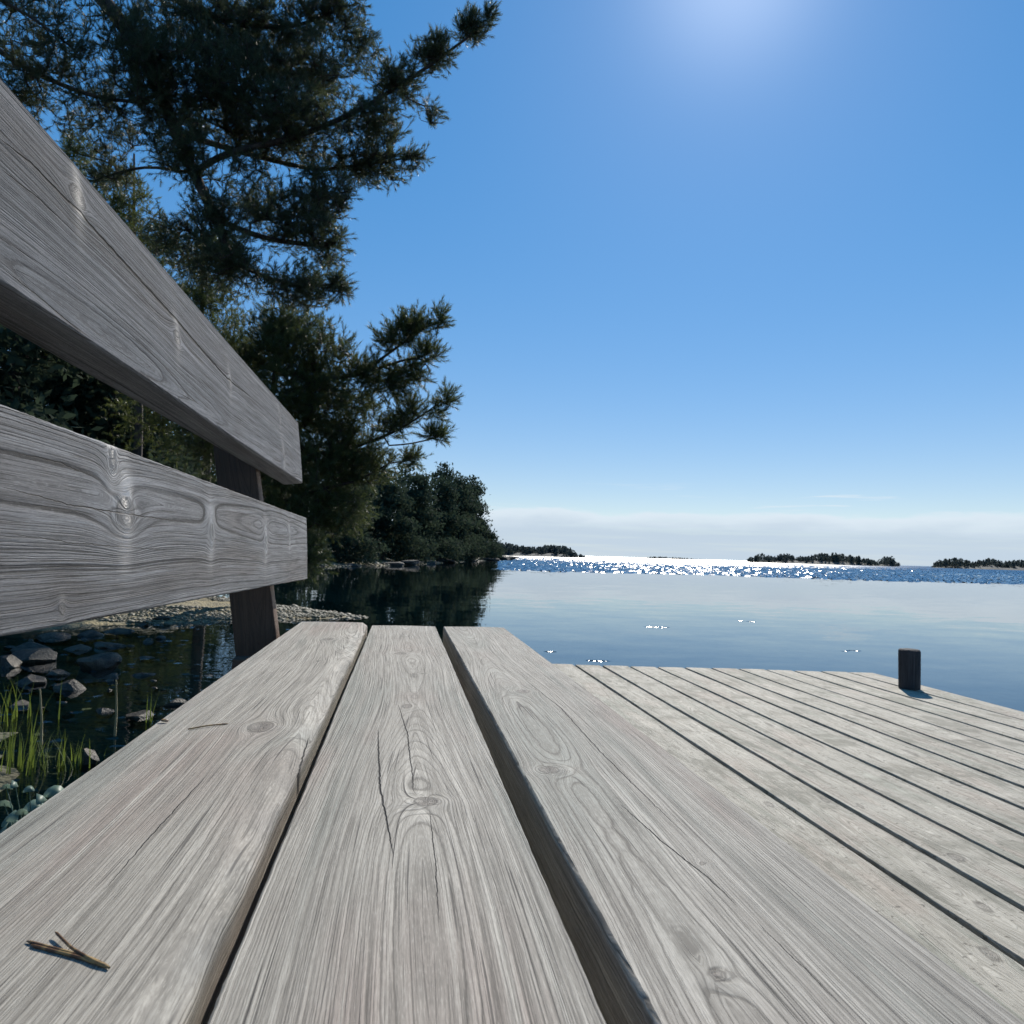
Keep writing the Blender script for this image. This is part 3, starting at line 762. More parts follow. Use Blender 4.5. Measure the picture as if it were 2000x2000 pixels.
# --- the large pine that overhangs the left of the view
Yb = 9.8
trunk = [np.array([-8.0, 10.6, hz(-8.0, 10.6) - .1]), np.array([-7.6, 10.4, 2.5]), np.array([-7.0, 10.1, 5.2]), np.array([-6.0, 9.9, 7.6]), ony(60, -260, 9.8), ony(160, -420, 9.7)]
limbs = [trunk,
  [trunk[4]] + px_line([(170, -40, 9.7), (250, 60, 9.6), (300, 150, 9.5), (345, 260, 9.3), (378, 338, 9.2), (425, 430, 9.0), (450, 510, 8.9)]),
  px_line([(378, 338, 9.2), (430, 300, 9.2), (570, 272, 9.2), (700, 218, 9.2), (830, 135, 9.2), (952, 45, 9.2)]),
  [trunk[4]] + px_line([(240, -60, 9.9), (400, 30, 9.8), (560, 60, 9.7), (700, 5, 9.6)]),
  px_line([(345, 260, 9.3), (480, 300, 9.6), (620, 335, 9.7), (820, 305, 9.6)]),
  px_line([(425, 430, 9.0), (520, 470, 9.2), (640, 480, 9.3)]),
  px_line([(450, 510, 8.9), (560, 560, 8.8), (675, 555, 8.8)]),
  [trunk[3]] + px_line([(-60, 60, 9.6), (60, 140, 9.3), (180, 190, 9.0), (270, 200, 9.0)]),
  px_line([(378, 338, 9.2), (280, 322, 9.4), (190, 350, 9.6)]),
  [trunk[3]] + px_line([(-80, -40, 9.0), (60, 30, 8.8), (150, 100, 8.7)]),
  px_line([(400, 30, 9.8), (480, 130, 9.9), (600, 150, 9.9)])]
lrad = [(.20, .11), (.11, .05), (.035, .008), (.07, .012), (.03, .006), (.022, .005), (.022, .005), (.05, .01), (.02, .006), (.04, .008), (.03, .008)]
blobs = [(50, 60, 100, 90, 9.2, .7, 110), (130, 150, 110, 70, 9.2, .7, 110), (30, 190, 60, 50, 9.2, .5, 60), (210, 80, 100, 90, 9.4, .8, 120), (285, 120, 60, 90, 8.9, .4, 130), (340, 60, 110, 80, 9.8, .8, 190),
         (480, 60, 130, 80, 9.8, .9, 460), (640, 25, 80, 40, 9.6, .6, 150), (430, 180, 130, 90, 9.4, .9, 520), (360, 300, 70, 60, 9.0, .5, 110), (420, 420, 70, 50, 8.8, .4, 90), (590, 150, 110, 75, 9.7, .8, 300), (560, 250, 130, 60, 9.3, .7, 340),
         (700, 100, 50, 35, 9.7, .5, 60), (770, 165, 55, 35, 9.2, .4, 90), (845, 110, 45, 30, 9.2, .3, 75), (920, 58, 34, 28, 9.2, .2, 60), (955, 30, 12, 14, 9.2, .1, 14),
         (730, 245, 70, 40, 9.3, .5, 120), (840, 225, 22, 18, 9.3, .2, 16), (720, 325, 90, 30, 9.6, .5, 150), (810, 310, 25, 14, 9.6, .2, 20), (630, 385, 70, 45, 9.3, .6, 130),
         (560, 430, 80, 60, 9.2, .6, 160), (640, 480, 40, 45, 9.2, .4, 70), (490, 370, 60, 60, 9.3, .6, 75), (290, 230, 100, 55, 9.3, .7, 120), (190, 250, 80, 50, 9.3, .6, 60),
         (430, 520, 90, 60, 8.9, .6, 160), (590, 565, 80, 35, 8.8, .5, 120), (665, 560, 22, 22, 8.8, .2, 26), (330, 470, 60, 40, 9.0, .5, 60), (210, 340, 50, 30, 9.5, .4, 40)]
pine('pine_tree', 'large dark pine overhanging the bench from the upper left, branch tips against the sky', (-8.0, 10.6, hz(-8, 10.6)), limbs, lrad, blobs, 11, K=34, nl=.062, nw=.0040, shoot=(.07, .15), side=1.5, dens=1.85)

# --- the young pine by the spit with its long tips over the water
bx, by = -2.62, 13.55; bz = hz(bx, by)
tr = [np.array([bx, by, bz - .05]), ony(505, 1000, 13.5), ony(520, 850, 13.4), ony(540, 720, 13.3), ony(550, 620, 13.2)]
limbs = [tr,
  [tr[3]] + px_line([(620, 745, 12.9), (700, 732, 12.6), (760, 690, 12.5), (800, 660, 12.5), (858, 625, 12.5)]),
  px_line([(690, 735, 12.6), (760, 712, 12.4), (830, 690, 12.3), (842, 735, 12.2)]),
  [tr[2]] + px_line([(640, 890, 12.9), (760, 850, 12.6), (820, 815, 12.5), (878, 772, 12.5)]),
  px_line([(760, 870, 12.6), (800, 870, 12.6), (850, 855, 12.6)]),
  [tr[1]] + px_line([(600, 960, 12.7), (700, 940, 12.6), (760, 905, 12.5)]),
  [tr[1]] + px_line([(560, 1040, 12.6), (610, 1080, 12.4)]),
  [tr[3]] + px_line([(470, 720, 13.6), (420, 690, 13.6)]),
  [tr[2]] + px_line([(440, 860, 13.6), (360, 840, 13.5)])]
lrad = [(.10, .03), (.03, .007), (.018, .006), (.03, .007), (.014, .005), (.028, .006), (.02, .006), (.02, .006), (.02, .006)]
blobs = [(550, 640, 60, 40, 13.2, .5, 90), (600, 690, 90, 60, 13.0, .7, 200), (480, 700, 80, 80, 13.5, .7, 170), (560, 800, 110, 90, 13.2, .9, 330), (660, 800, 90, 70, 12.9, .8, 220),
         (600, 920, 120, 90, 13.0, .9, 330), (700, 900, 70, 55, 12.8, .6, 150), (560, 1020, 90, 60, 12.9, .7, 200), (660, 1000, 60, 50, 12.8, .5, 100), (600, 1090, 40, 40, 12.5, .4, 55), (720, 730, 45, 30, 12.6, .4, 50),
         (765, 665, 40, 26, 12.5, .3, 42), (810, 640, 40, 28, 12.4, .3, 46), (858, 625, 14, 20, 12.4, .15, 14), (835, 690, 28, 18, 12.3, .2, 24), (800, 730, 38, 28, 12.4, .3, 44), (760, 760, 40, 24, 12.5, .3, 36),
         (800, 800, 35, 26, 12.6, .3, 26), (850, 805, 22, 18, 12.5, .2, 14), (872, 780, 14, 18, 12.4, .15, 14), (845, 850, 28, 14, 12.5, .2, 22), (770, 830, 40, 30, 12.6, .3, 40), (800, 900, 26, 14, 12.5, .2, 18), (430, 850, 90, 90, 13.5, .7, 180)]
pine('pine_tree', 'young bushy green pine beside the bench with long feathery tips over the water', (bx, by, bz), limbs, lrad, blobs, 23, K=44, nl=.085, nw=.0056, shoot=(.14, .26), side=1.5, rtip=.004, dens=1.6, mat=NEEDLE_B)

# --- fresher green pines standing behind the bench back
def simple_pine(px, Y, top_y, blobs, seed, label, mat=NEEDLE_G, gx_off=0.):
    b = ony(px, 1100, Y); b[2] = hz(b[0], b[1]); t = ony(px + gx_off, top_y, Y)
    tr = [b - np.array([0, 0, .1]), b * .6 + t * .4 + np.array([.1, .05, 0]), b * .3 + t * .7, t]
    limbs = [tr]; lr = [(.12, .02)]
    for q, (cx, cy, rx, ry, Yb, dY, n) in enumerate(blobs):
        e = ony(cx, cy, Yb); f = np.clip((e[2] - .3 * abs(e[0] - t[0]) - b[2]) / (t[2] - b[2]), .1, .95); s = b * (1 - f) + t * f
        limbs.append([s, (s + e) / 2 + np.array([0, 0, .1]), e]); lr.append((.03, .008))
    pine('pine_tree', label, tuple(b), limbs, lr, blobs, seed, K=28, nl=.08, nw=.0072, shoot=(.12, .22), side=1.4, mat=mat, dens=1.5)
simple_pine(262, 16.5, 300, [(150, 300, 36, 40, 16.4, .6, 60), (130, 380, 60, 60, 16.4, .7, 90), (230, 390, 70, 60, 16.3, .7, 150), (270, 470, 80, 50, 16.3, .8, 150), (200, 500, 80, 80, 16.4, .8, 150), (290, 560, 90, 80, 16.3, .8, 170), (180, 640, 110, 80, 16.4, .8, 170)], 31,
            'fresh green pine whose top peeps over the upper back plank at left')
simple_pine(395, 15.2, 430, [(420, 500, 60, 50, 15.1, .6, 110), (400, 590, 80, 60, 15.1, .7, 160), (330, 640, 70, 60, 15.2, .7, 110), (450, 690, 80, 70, 15.0, .8, 150), (400, 780, 110, 80, 15.1, .8, 190), (320, 820, 110, 80, 15.1, .8, 150)], 37,
            'olive green pine behind the middle of the upper back plank')


# --- leafy shrubs and trees farther along the bank
def leafy(name, label, base, crown, n, size, seed, mat, cat, group, trunk_r=.1, sprays=26):
    """crown: list of ellipsoids (dx,dy,dz,rx,ry,rz) round the base"""
    r = np.random.default_rng(seed)
    base = np.asarray(base, float); root = empty(name, tuple(base)); tag(root, label, cat, group)
    Vs, tints = [], []
    vol = np.array([c[3] * c[4] * c[5] for c in crown]); ns = np.maximum(30, (n * vol ** .75 / (vol ** .75).sum())).astype(int)
    tips = []
    for (dx, dy, dz, rx, ry, rz), k in zip(crown, ns):
        nc = max(6, k // sprays)
        cc = unit(r.normal(size=(nc, 3))) * (r.random((nc, 1)) ** .38)
        cc = base + np.array([dx, dy, dz]) + cc * np.array([rx, ry, rz]); tips.append(cc)
        cl = np.repeat(cc, k // nc + 1, 0)
        p = cl + r.normal(0, 1, cl.shape) * np.array([1, 1, .6]) * size * 2.2
        d1 = unit(r.normal(size=p.shape)); d2 = unit(np.cross(d1, r.normal(size=p.shape)))
        L = size * r.uniform(.6, 1.3, (len(p), 1))
        Vs.append(np.stack([p - d1 * L, p + d2 * L * .45, p + d1 * L, p - d2 * L * .45], 1).reshape(-1, 3))
        tints.append(np.repeat(np.clip(np.repeat(r.random(nc), k // nc + 1) * .8 + r.random(len(p)) * .2, 0, 1), 4))
    V = np.vstack(Vs)
    mesh_obj('crown', V, np.arange(len(V)).reshape(-1, 4), mat, root, attrs=dict(tint=np.concatenate(tints)))
    tips = np.vstack(tips); top = tips[:, 2].max()
    tl = [base - np.array([0, 0, .2]), base + np.array([r.normal(0, .1), r.normal(0, .1), (top - base[2]) * .5]), base + np.array([crown[-1][0] * .6, crown[-1][1] * .6, (top - base[2]) * .92])]
    T = tips[r.choice(len(tips), min(len(tips), 70), replace=False)]
    st = max(.2, (top - base[2]) / 14)
    A, par, ends, n0 = grow([resample(tl, st)], T, r, st)
    paths, rad = wood_from(A, par, trunk_r * .1, np.linspace(trunk_r, trunk_r * .3, n0), n0, .4)
    V, Fc = tubes(paths[:1], 7); mesh_obj('trunk', V, Fc, BARK, root, True)
    V, Fc = tubes(paths[1:], 4); tag(mesh_obj('branches', V, Fc, BARK, root, True), kind='stuff')
    return root

def pine_crown(h, r, seed, lo=.25):
    q = np.random.default_rng(seed); out = []
    for k in range(22):                                          # tiers of limbs, ragged, narrowing to the top
        f = lo + (1 - lo) * q.random() ** .85
        rad = r * (1.0 - .72 * max(0, (f - .45) / .55) ** 1.3) * (1 - .35 * max(0, (.3 - f) / .3))
        a = q.uniform(0, 6.28); d = rad * q.uniform(.35, .95)
        out.append((d * math.cos(a), d * math.sin(a), h * f * .95, rad * q.uniform(.28, .5), rad * q.uniform(.28, .5), h * q.uniform(.025, .055)))
    for f in (.2, .4, .6, .78): out.append((0, 0, h * f, r * .5 * (1.1 - f), r * .5 * (1.1 - f), h * .12))
    out.append((0, 0, h * .95, r * .16, r * .16, h * .06)); return out

# low shrubs under the pines, seen through the gaps of the bench back
SH = [(-9.5, 17, 2.6, 2.3), (-7.2, 15.5, 2.1, 1.7), (-11.5, 15, 3.2, 2.6), (-6.5, 19.5, 2.6, 2.0), (-5.2, 16.8, 1.4, 1.3), (-9.2, 12.6, 1.9, 1.7), (-6.9, 12.3, 1.0, 1.0), (-8.4, 14.3, 3.3, 1.9), (-5.9, 14.7, 2.5, 1.4)]
SHL = ['broad dark shrub under the green pine, seen between the back planks', 'dark shrub seen between the back planks near their middle', 'tall dark shrub at the far left between the back planks',
       'dark shrub behind the rear post above the gravel', 'small dark shrub low behind the lower back plank', 'dark shrub at the foot of the large overhanging pine', 'low shrub over the stones, under the lower back plank', 'tallest shrub, upright and dark, between the back planks', 'narrow dark shrub just left of the rear post']
for i, ((x, y, h, r_), lb) in enumerate(zip(SH, SHL)):
    cr = [(0, 0, h * .4, r_, r_, h * .45), (r_ * .5, -.3, h * .35, r_ * .6, r_ * .6, h * .35), (-r_ * .5, .2, h * .45, r_ * .6, r_ * .6, h * .4), (.1, 0, h * .75, r_ * .6, r_ * .6, h * .25)]
    leafy('shrub', lb, (x, y, hz(x, y)), cr, 7000, .060, 50 + i, LEAF, 'shrub', 'shrubs under the pines', .05, 18)

# trees along the wooded shore beyond the cove, near to far
FT = [(-8.2, 17.3, 6.5, 2.5), (-9.6, 19.4, 8, 2.8), (-7.4, 20.5, 6.5, 2.2), (-10.6, 17.6, 7, 2.8), (-20, 17, 9, 4.2), (-17, 22, 8.5, 3.6), (-12, 24, 8.5, 3.4), (-8.8, 21.5, 6.5, 2.4), (-14.5, 18.5, 7, 3.2), (-22, 25, 10, 4.), (-11, 30, 8.5, 3.0), (-10.2, 34.5, 5.5, 2.4), (-10.4, 26.5, 4.5, 2.2), (-13, 33, 9, 3.0), (-19, 28, 10, 3.4), (-24, 36, 11, 3.6), (-10.5, 41, 8.5, 2.6), (-15, 45, 11, 3.2), (-8.2, 48, 9.5, 2.6), (-4.6, 56, 8.6, 2.4), (-9, 60, 9.5, 3.0), (-1.6, 65, 7.6, 2.6), (-4, 75, 9.2, 3.4),
      (1.6, 78, 8.6, 3.0), (4.0, 89, 9.4, 3.2), (0, 95, 10.5, 4.0), (6.8, 99, 11.0, 3.4), (7.6, 109, 10.2, 3.2), (6, 116, 13, 4.), (9.2, 118, 10.8, 3.0), (11.2, 127, 12.6, 2.9), (13.0, 131, 6.0, 2.2)]
FL = ['dense dark tree at the left end of the gap between the back planks', 'dark tree just behind the dense one at the left end of the gap', 'dark tree behind the gap of the back planks, left of its middle', 'dense dark tree close behind the gap of the bench back, at its left third', 'dark tree leftmost of all behind the bench back', 'dark tree at far left behind the gap of the bench back', 'dark tree behind the gap of the back, left of the rear post', 'small dark tree right behind the rear post', 'dark tree nearest behind the bench back at left', 'tallest dark tree at the left picture edge behind the bench', 'dark tree behind the small tree at the rear post', 'low dark tree at the head of the cove, behind the lower back plank', 'lowest dark tree on the near side of the cove, behind the lower back plank',
      'dark tree on the wooded shore, behind the green pines', 'tall dark tree at the far left of the wooded shore', 'tall dark tree at the back of the wooded shore on the left', 'dark tree where the pale shore strip begins', 'tall dark tree behind the young pine',
      'dark tree beside the young pine, above the pale shore strip', 'dark rounded tree by the water just right of the young pine', 'tall tree behind the shore, right of the young pine', 'second tree by the water right of the young pine',
      'tall back tree above the middle of the wooded shore', 'tree by the water at the middle of the wooded shore', 'tree by the water, fifth from the tip of the wooded point', 'tall back tree near the wooded point', 'tree by the water, fourth from the tip of the wooded point',
      'tree by the water, third from the tip of the wooded point', 'tall tree standing back from the wooded point', 'tree second from the tip of the wooded point', 'tall pine at the tip of the wooded point', 'low leaning tree outermost on the wooded point']
for i, ((x, y, h, r_), lb) in enumerate(zip(FT, FL)):
    leafy('shore_tree', lb, (x, y, hz(x, y)), pine_crown(h, r_, 70 + i, (.02 if y < 35 else .10)), 6400, .115 + y * .0012, 90 + i, FARLEAF, 'tree', 'trees on the wooded shore', .16, 22)
BU = [(-6.6, 46.5, 2.0, 1.6), (-3.6, 53.5, 2.4, 1.8), (.2, 66, 2.6, 2.2), (3.6, 80, 2.8, 2.4), (7.2, 95, 3., 2.4), (11.5, 113, 3.2, 2.6), (14.0, 127.5, 2.6, 2.2)]
BLb = ['bush at the left end of the pale shore strip', 'bush above the pale shore strip, right of the young pine', 'bush above the boulders of the wooded shore', 'bush by the water in the middle of the wooded shore', 'bush by the water left of the wooded point',
       'bush close to the wooded point', 'bush at the very tip of the wooded point']
for i, ((x, y, h, r_), lb) in enumerate(zip(BU, BLb)):
    cr = [(0, 0, h * .45, r_, r_, h * .5), (r_ * .6, .2, h * .4, r_ * .7, r_ * .7, h * .4), (-r_ * .6, -.2, h * .4, r_ * .7, r_ * .7, h * .4)]
    leafy('shore_bush', lb, (x, y, hz(x, y)), cr, 2600, .10 + y * .0008, 130 + i, FARLEAF, 'bush', 'bushes on the wooded shore', .06, 16)


# ------------------------------------------------------------------ stones
def rock_material(name, a, b, rough):
    m, g = material(name)
    P = g.node('ShaderNodeNewGeometry', None, 0)
    n = g.noise(P, 7., 5., .65)
    c = g.mix(g.ss(n, .35, .65), a, b)
    c = g.mix(g.ss(g.noise(P, 40., 2.), .55, .7, 0., .5), c, tuple(v * .5 for v in a))
    principled(g, Base_Color=c, Roughness=rough, Normal=g.node('ShaderNodeBump', None, 0, Strength=.9, Distance=.012, Height=g.noise(P, 55., 4., .65)), Specular_IOR_Level=.28); return m
WETROCK = rock_material('wet_shore_stone', (.028, .023, .016), (.10, .078, .052), .42)
DRYROCK = rock_material('shore_granite', (.035, .032, .028), (.095, .085, .072), .8)
def rock_verts(sx, sy, sz, seed, sub=3):
    bm = bmesh.new(); bmesh.ops.create_icosphere(bm, subdivisions=sub, radius=1)
    V = np.array([v.co[:] for v in bm.verts]); Fc = np.array([[v.index for v in f.verts] for f in bm.faces]); bm.free()
    r = np.random.default_rng(seed)
    for _ in range(12):                                           # cut facets
        nrm = unit(r.normal(size=3)); d = r.uniform(.45, .8); k = V @ nrm
        V -= np.maximum(k - d, 0)[:, None] * nrm
    V *= 1 + .06 * np.sin(V @ r.normal(size=(3, 1)) * 4)
    return V * np.array([sx, sy, sz]), Fc
STONES = []
def stone(px, py, wpx, hpx, seed, label, mat=WETROCK, zw=WATER, name='stone', group='stones in the shallows'):
    p = onz(px, py, zw); s = np.linalg.norm(p - CAM) / F
    sx, sz = wpx * s / 2 * .84, max(hpx * s, .03) * .68
    V, Fc = rock_verts(sx, sx * random.uniform(.6, 1.), sz, seed, 3)
    a = random.uniform(-.6, .6); R = np.array([[math.cos(a), -math.sin(a), 0], [math.sin(a), math.cos(a), 0], [0, 0, 1]])
    z0 = max(zw - .03, hz(p[0], p[1]))
    V = V @ R.T + np.array([p[0], p[1], z0 + sz * .35])
    o = mesh_obj(name, V, Fc, mat, None, True); o.data.set_sharp_from_angle(angle=math.radians(22)); tag(o, label, 'stone', group); return o
ST = [(75, 1290, 105, 44), (190, 1303, 120, 46), (60, 1268, 70, 22), (150, 1268, 60, 18), (215, 1263, 70, 18), (290, 1318, 62, 14), (285, 1285, 40, 12), (140, 1345, 70, 30), (60, 1335, 64, 26), (215, 1325, 60, 18),
      (110, 1318, 50, 16), (255, 1262, 24, 8), (320, 1285, 18, 8), (232, 1233, 60, 12), (180, 1240, 60, 14), (280, 1222, 44, 12), (315, 1215, 40, 10), (105, 1245, 70, 14), (40, 1380, 60, 24), (120, 1372, 34, 12), (175, 1490, 46, 44), (275, 1398, 90, 22), (205, 1390, 60, 16), (340, 1375, 70, 18),
      (20, 1302, 50, 30), (352, 1345, 40, 7), (372, 1302, 26, 5), (330, 1330, 22, 6)]
where = ['large dark stone at far left under the lower back plank', 'largest dark wet stone in the middle of the shallows', 'flat stone at the left edge, close under the lower back plank', 'flat stone just behind the two large dark stones', 'pale-rimmed stone behind the largest wet stone',
         'flat wet stone lying alone right of the stones, toward the rear post', 'small wet stone touching the right end of the largest stone', 'wet stone with a bright face in front of the two large stones', 'wet stone among the grass tops at left', 'wedge stone in front of the largest stone',
         'small stone between the three large dark stones', 'round glinting pebble behind the largest stone', 'tiny glinting stone awash right of the largest stone', 'curved stone awash below the plank edge', 'flat dark stone close under the plank, left of the curved one',
         'dark stone at the root of the gravel spit', 'small stone at the left end of the gravel spit', 'long flat stone close under the lower plank at left', 'dark stone among the grass blades at the left edge', 'small wet stone behind the short green grass',
         'grey stone touching the seat edge beside the short grass', 'dark flat stone at the water edge beside the seat', 'dark flat stone behind the dry reed stalk', 'dark flat stone next to the seat edge, right of the reed', 'dark stone cut by the left picture edge',
         'thin stone awash near the rear post foot', 'smallest stone awash left of the rear post', 'tiny stone between the two lone flat stones']
for i, ((a, b_, c_, d_), lb) in enumerate(zip(ST, where)): stone(a, b_, c_, d_, 200 + i, lb)
rs = random.Random(4)
for i in range(46):
    px, py = rs.uniform(5, 330), rs.uniform(1235, 1400)
    if px > 470 - (py - 1235) * 1.1: continue
    stone(px, py, rs.uniform(14, 34), rs.uniform(5, 12), 250 + i, 'small dark wet stone awash among the larger stones at left', group='small stones awash')
# boulders on the far shore
for i, (x, y, s_, lb) in enumerate(((-4.9, 46.6, .5, 'pale boulder at the left end of the far shore strip'), (-3.2, 50.5, .55, 'boulder on the far shore strip below a bush'), (-.9, 57.5, .9, 'grey boulder on the far shore right of the young pine'), (.6, 62.5, 1.1, 'large sloping boulder on the wooded shore'),
                            (2.3, 70.6, 1.0, 'boulder at the waterline of the wooded shore, middle'), (4.6, 80, 1.3, 'broad boulder before the wooded point'), (8.4, 97, 1.5, 'sloping rock near the wooded point'), (12.2, 112, 1.6, 'rock at the waterline close to the wooded point'),
                            (16.4, 127, 2.0, 'flat rock at the foot of the wooded point'), (18.2, 134.2, 2.2, 'outermost low rock of the wooded point'))):
    V, Fc = rock_verts(s_ * 1.2, s_ * .8, s_ * .26, 300 + i, 3)
    o = mesh_obj('boulder', V + np.array([x, y, max(hz(x, y), WATER) + .12 * s_]), Fc, DRYROCK, None, True); tag(o, lb, 'boulder', 'boulders on the wooded shore')

# pebbles of the gravel spit and the pale strip of the far shore
def pebbles(name, label, pts, size, seed, mat):
    r = np.random.default_rng(seed); bm = bmesh.new(); bmesh.ops.create_icosphere(bm, subdivisions=1, radius=1)
    V0 = np.array([v.co[:] for v in bm.verts]); F0 = np.array([[v.index for v in f.verts] for f in bm.faces]); bm.free()
    n = len(pts); s = size * r.lognormal(0, .45, n)
    sc = np.stack([s * r.uniform(.8, 1.4, n), s * r.uniform(.8, 1.4, n), s * r.uniform(.4, .7, n)], 1)
    V = V0[None] * sc[:, None] * (1 + r.normal(0, .10, (n, len(V0), 1))) + pts[:, None]
    Fc = (F0[None] + (np.arange(n) * len(V0))[:, None, None]).reshape(-1, 3)
    o = mesh_obj(name, V.reshape(-1, 3), Fc, mat, None, True); tag(o, label, 'pebbles', None, 'stuff'); return o
r = np.random.default_rng(5)
Q = np.stack([r.uniform(-5.5, -.3, 15000), r.uniform(11.2, 16.5, 15000)], 1); s = signed_dist(Q); keep = (s > -.35) & (s < 1.1); Q = Q[keep]; z = height(Q)
m, g = material('beach_pebbles'); P = g.node('ShaderNodeNewGeometry', None, 0); n = g.noise(P, 30., 2.)
principled(g, Base_Color=g.mix(g.ss(n, .3, .7), (.06, .054, .034), (.21, .18, .105)), Roughness=.6); PEB = m
pebbles('pebbles', 'tan pebbles of the small gravel spit behind the rear post', np.column_stack([Q, z + .004]), .019, 6, PEB)
Q = np.stack([r.uniform(-8, 20, 60000), r.uniform(38, 136, 60000)], 1); s = signed_dist(Q); keep = (s > -.3) & (s < 1.6); Q = Q[keep][:1600]; z = height(Q)
pebbles('pebbles', 'pale stones along the waterline of the wooded shore', np.column_stack([Q, z + .02]), .07, 8, PEB)


# ------------------------------------------------------------------ grass, reeds, leaves, by the jetty
def blades(root_p, n, h, spread, width, seed, lean=.35):
    r = np.random.default_rng(seed); V, Fc, ti = [], [], []
    for k in range(n):
        b = np.array(root_p) + np.array([r.normal(0, spread), r.normal(0, spread), 0]); b[2] = max(hz(b[0], b[1]), WATER - .06)
        a = r.uniform(0, 6.28); d = np.array([math.cos(a), math.sin(a), 0]) * r.uniform(.1, lean) * 1.2; L = h * r.uniform(.55, 1.15)
        w = np.cross(unit(d), ez) * width * r.uniform(.7, 1.2); i0 = len(V)
        for q in range(5):
            f = q / 4; p = b + ez * L * f * (1 - .25 * f * np.linalg.norm(d)) + d * L * f * f
            V += [p - w * (1 - f * .96), p + w * (1 - f * .96)]
        for q in range(4): Fc.append((i0 + 2 * q, i0 + 2 * q + 1, i0 + 2 * q + 3, i0 + 2 * q + 2))
        ti += [r.random()] * 10
    return np.array(V), np.array(Fc), np.array(ti)
GR = [((30, 1480), 40, .27, .12, 'tall green grass clump at the left picture edge'), ((100, 1490), 30, .20, .09, 'green grass clump just right of the tallest clump'), ((150, 1480), 16, .16, .05, 'short bright green grass beside the grey stone'), ((10, 1400), 30, .30, .13, 'grass clump farther back at the left edge'), ((292, 1400), 5, .24, .012, 'single small tuft of grass rising from the water near the seat')]
for i, ((px, py), n, h, sp, lb) in enumerate(GR):
    p = onz(px, py, WATER + .03); V, Fc, ti = blades(p, n, h, sp, .0045, 400 + i)
    o = mesh_obj('grass_clump', V, Fc, GRASSM, None, attrs=dict(tint=ti)); tag(o, lb, 'grass', None, 'stuff')
for i, (px, py, top, lb) in enumerate(((80, 1458, 1345, 'pale dry reed stalk standing among the grass'), (224, 1440, 1328, 'pale dry reed stalk standing in the dark water'))):
    p = onz(px, py, WATER - .01); d = np.linalg.norm((p - CAM)[:2]); q = ony(px - 2 + i * 5, top, p[1])
    V, Fc = tubes([(np.array([p, p * .6 + q * .4 + np.array([.006, 0, 0]), q]), np.array([.0075, .006, .004]))], 6)
    o = mesh_obj('reed_stalk', V, Fc, DRY, None, True, attrs=dict(tint=np.full(len(V), .6))); tag(o, lb, 'reed', 'dry reed stalks')
# grey-green leafy plant under the seat edge
lp = onz(75, 1560, -.2); root = empty('leafy_plant', (lp[0], lp[1], hz(lp[0], lp[1]))); tag(root, 'leafy plant with round grey green leaves peeping over the seat edge', 'plant')
r = np.random.default_rng(77); stems = []
LP = [(105, 1545, .034), (82, 1556, .030), (68, 1572, .034), (30, 1600, .040), (20, 1592, .030), (8, 1568, .03), (45, 1585, .02), (30, 1530, .022), (58, 1540, .018), (12, 1535, .02), (130, 1560, .03), (60, 1610, .035), (5, 1620, .04)]
for i, (px, py, s_) in enumerate(LP):
    c = ony(px, py, lp[1] + r.uniform(-.12, .12)); a = r.uniform(0, 6.28); til = r.uniform(.7, 1.25)
    U = unit(np.array([math.cos(a), math.sin(a), r.uniform(-.2, .2)])); W_ = unit(np.cross(np.array([math.sin(til) * math.cos(a + 1), math.sin(til) * math.sin(a + 1), math.cos(til)]), U)); Nn = np.cross(U, W_)
    V = [c + Nn * .004]; n = 12
    for q in range(n):
        t = 2 * math.pi * q / n; rr = 1 - .08 * math.cos(2 * t); V.append(c + U * s_ * math.cos(t) * rr + W_ * s_ * .58 * math.sin(t) * (1 - .25 * math.cos(t)) * rr - Nn * .009 * (1 + math.cos(2 * t)) * (s_ / .03))
    for q in range(n):
        V.append(V[1 + q] - Nn * .0008)
    Fc = [(0, 1 + q, 1 + (q + 1) % n) for q in range(n)] + [(1 + q, 13 + q, 13 + (q + 1) % n, 1 + (q + 1) % n) for q in range(n)]
    mesh_obj('leaf', V, Fc, GREYLEAF, root, True, attrs=dict(tint=np.full(len(V), r.random())))
    st = np.array(root.location); stems.append((np.array([st, st * .4 + c * .6 + np.array([0, 0, .03]), c - Nn * .001]), np.array([.003, .002, .0012])))
V, Fc = tubes(stems, 5); mesh_obj('stem', V, Fc, GREYLEAF, root, True, attrs=dict(tint=np.full(len(V), .1)))


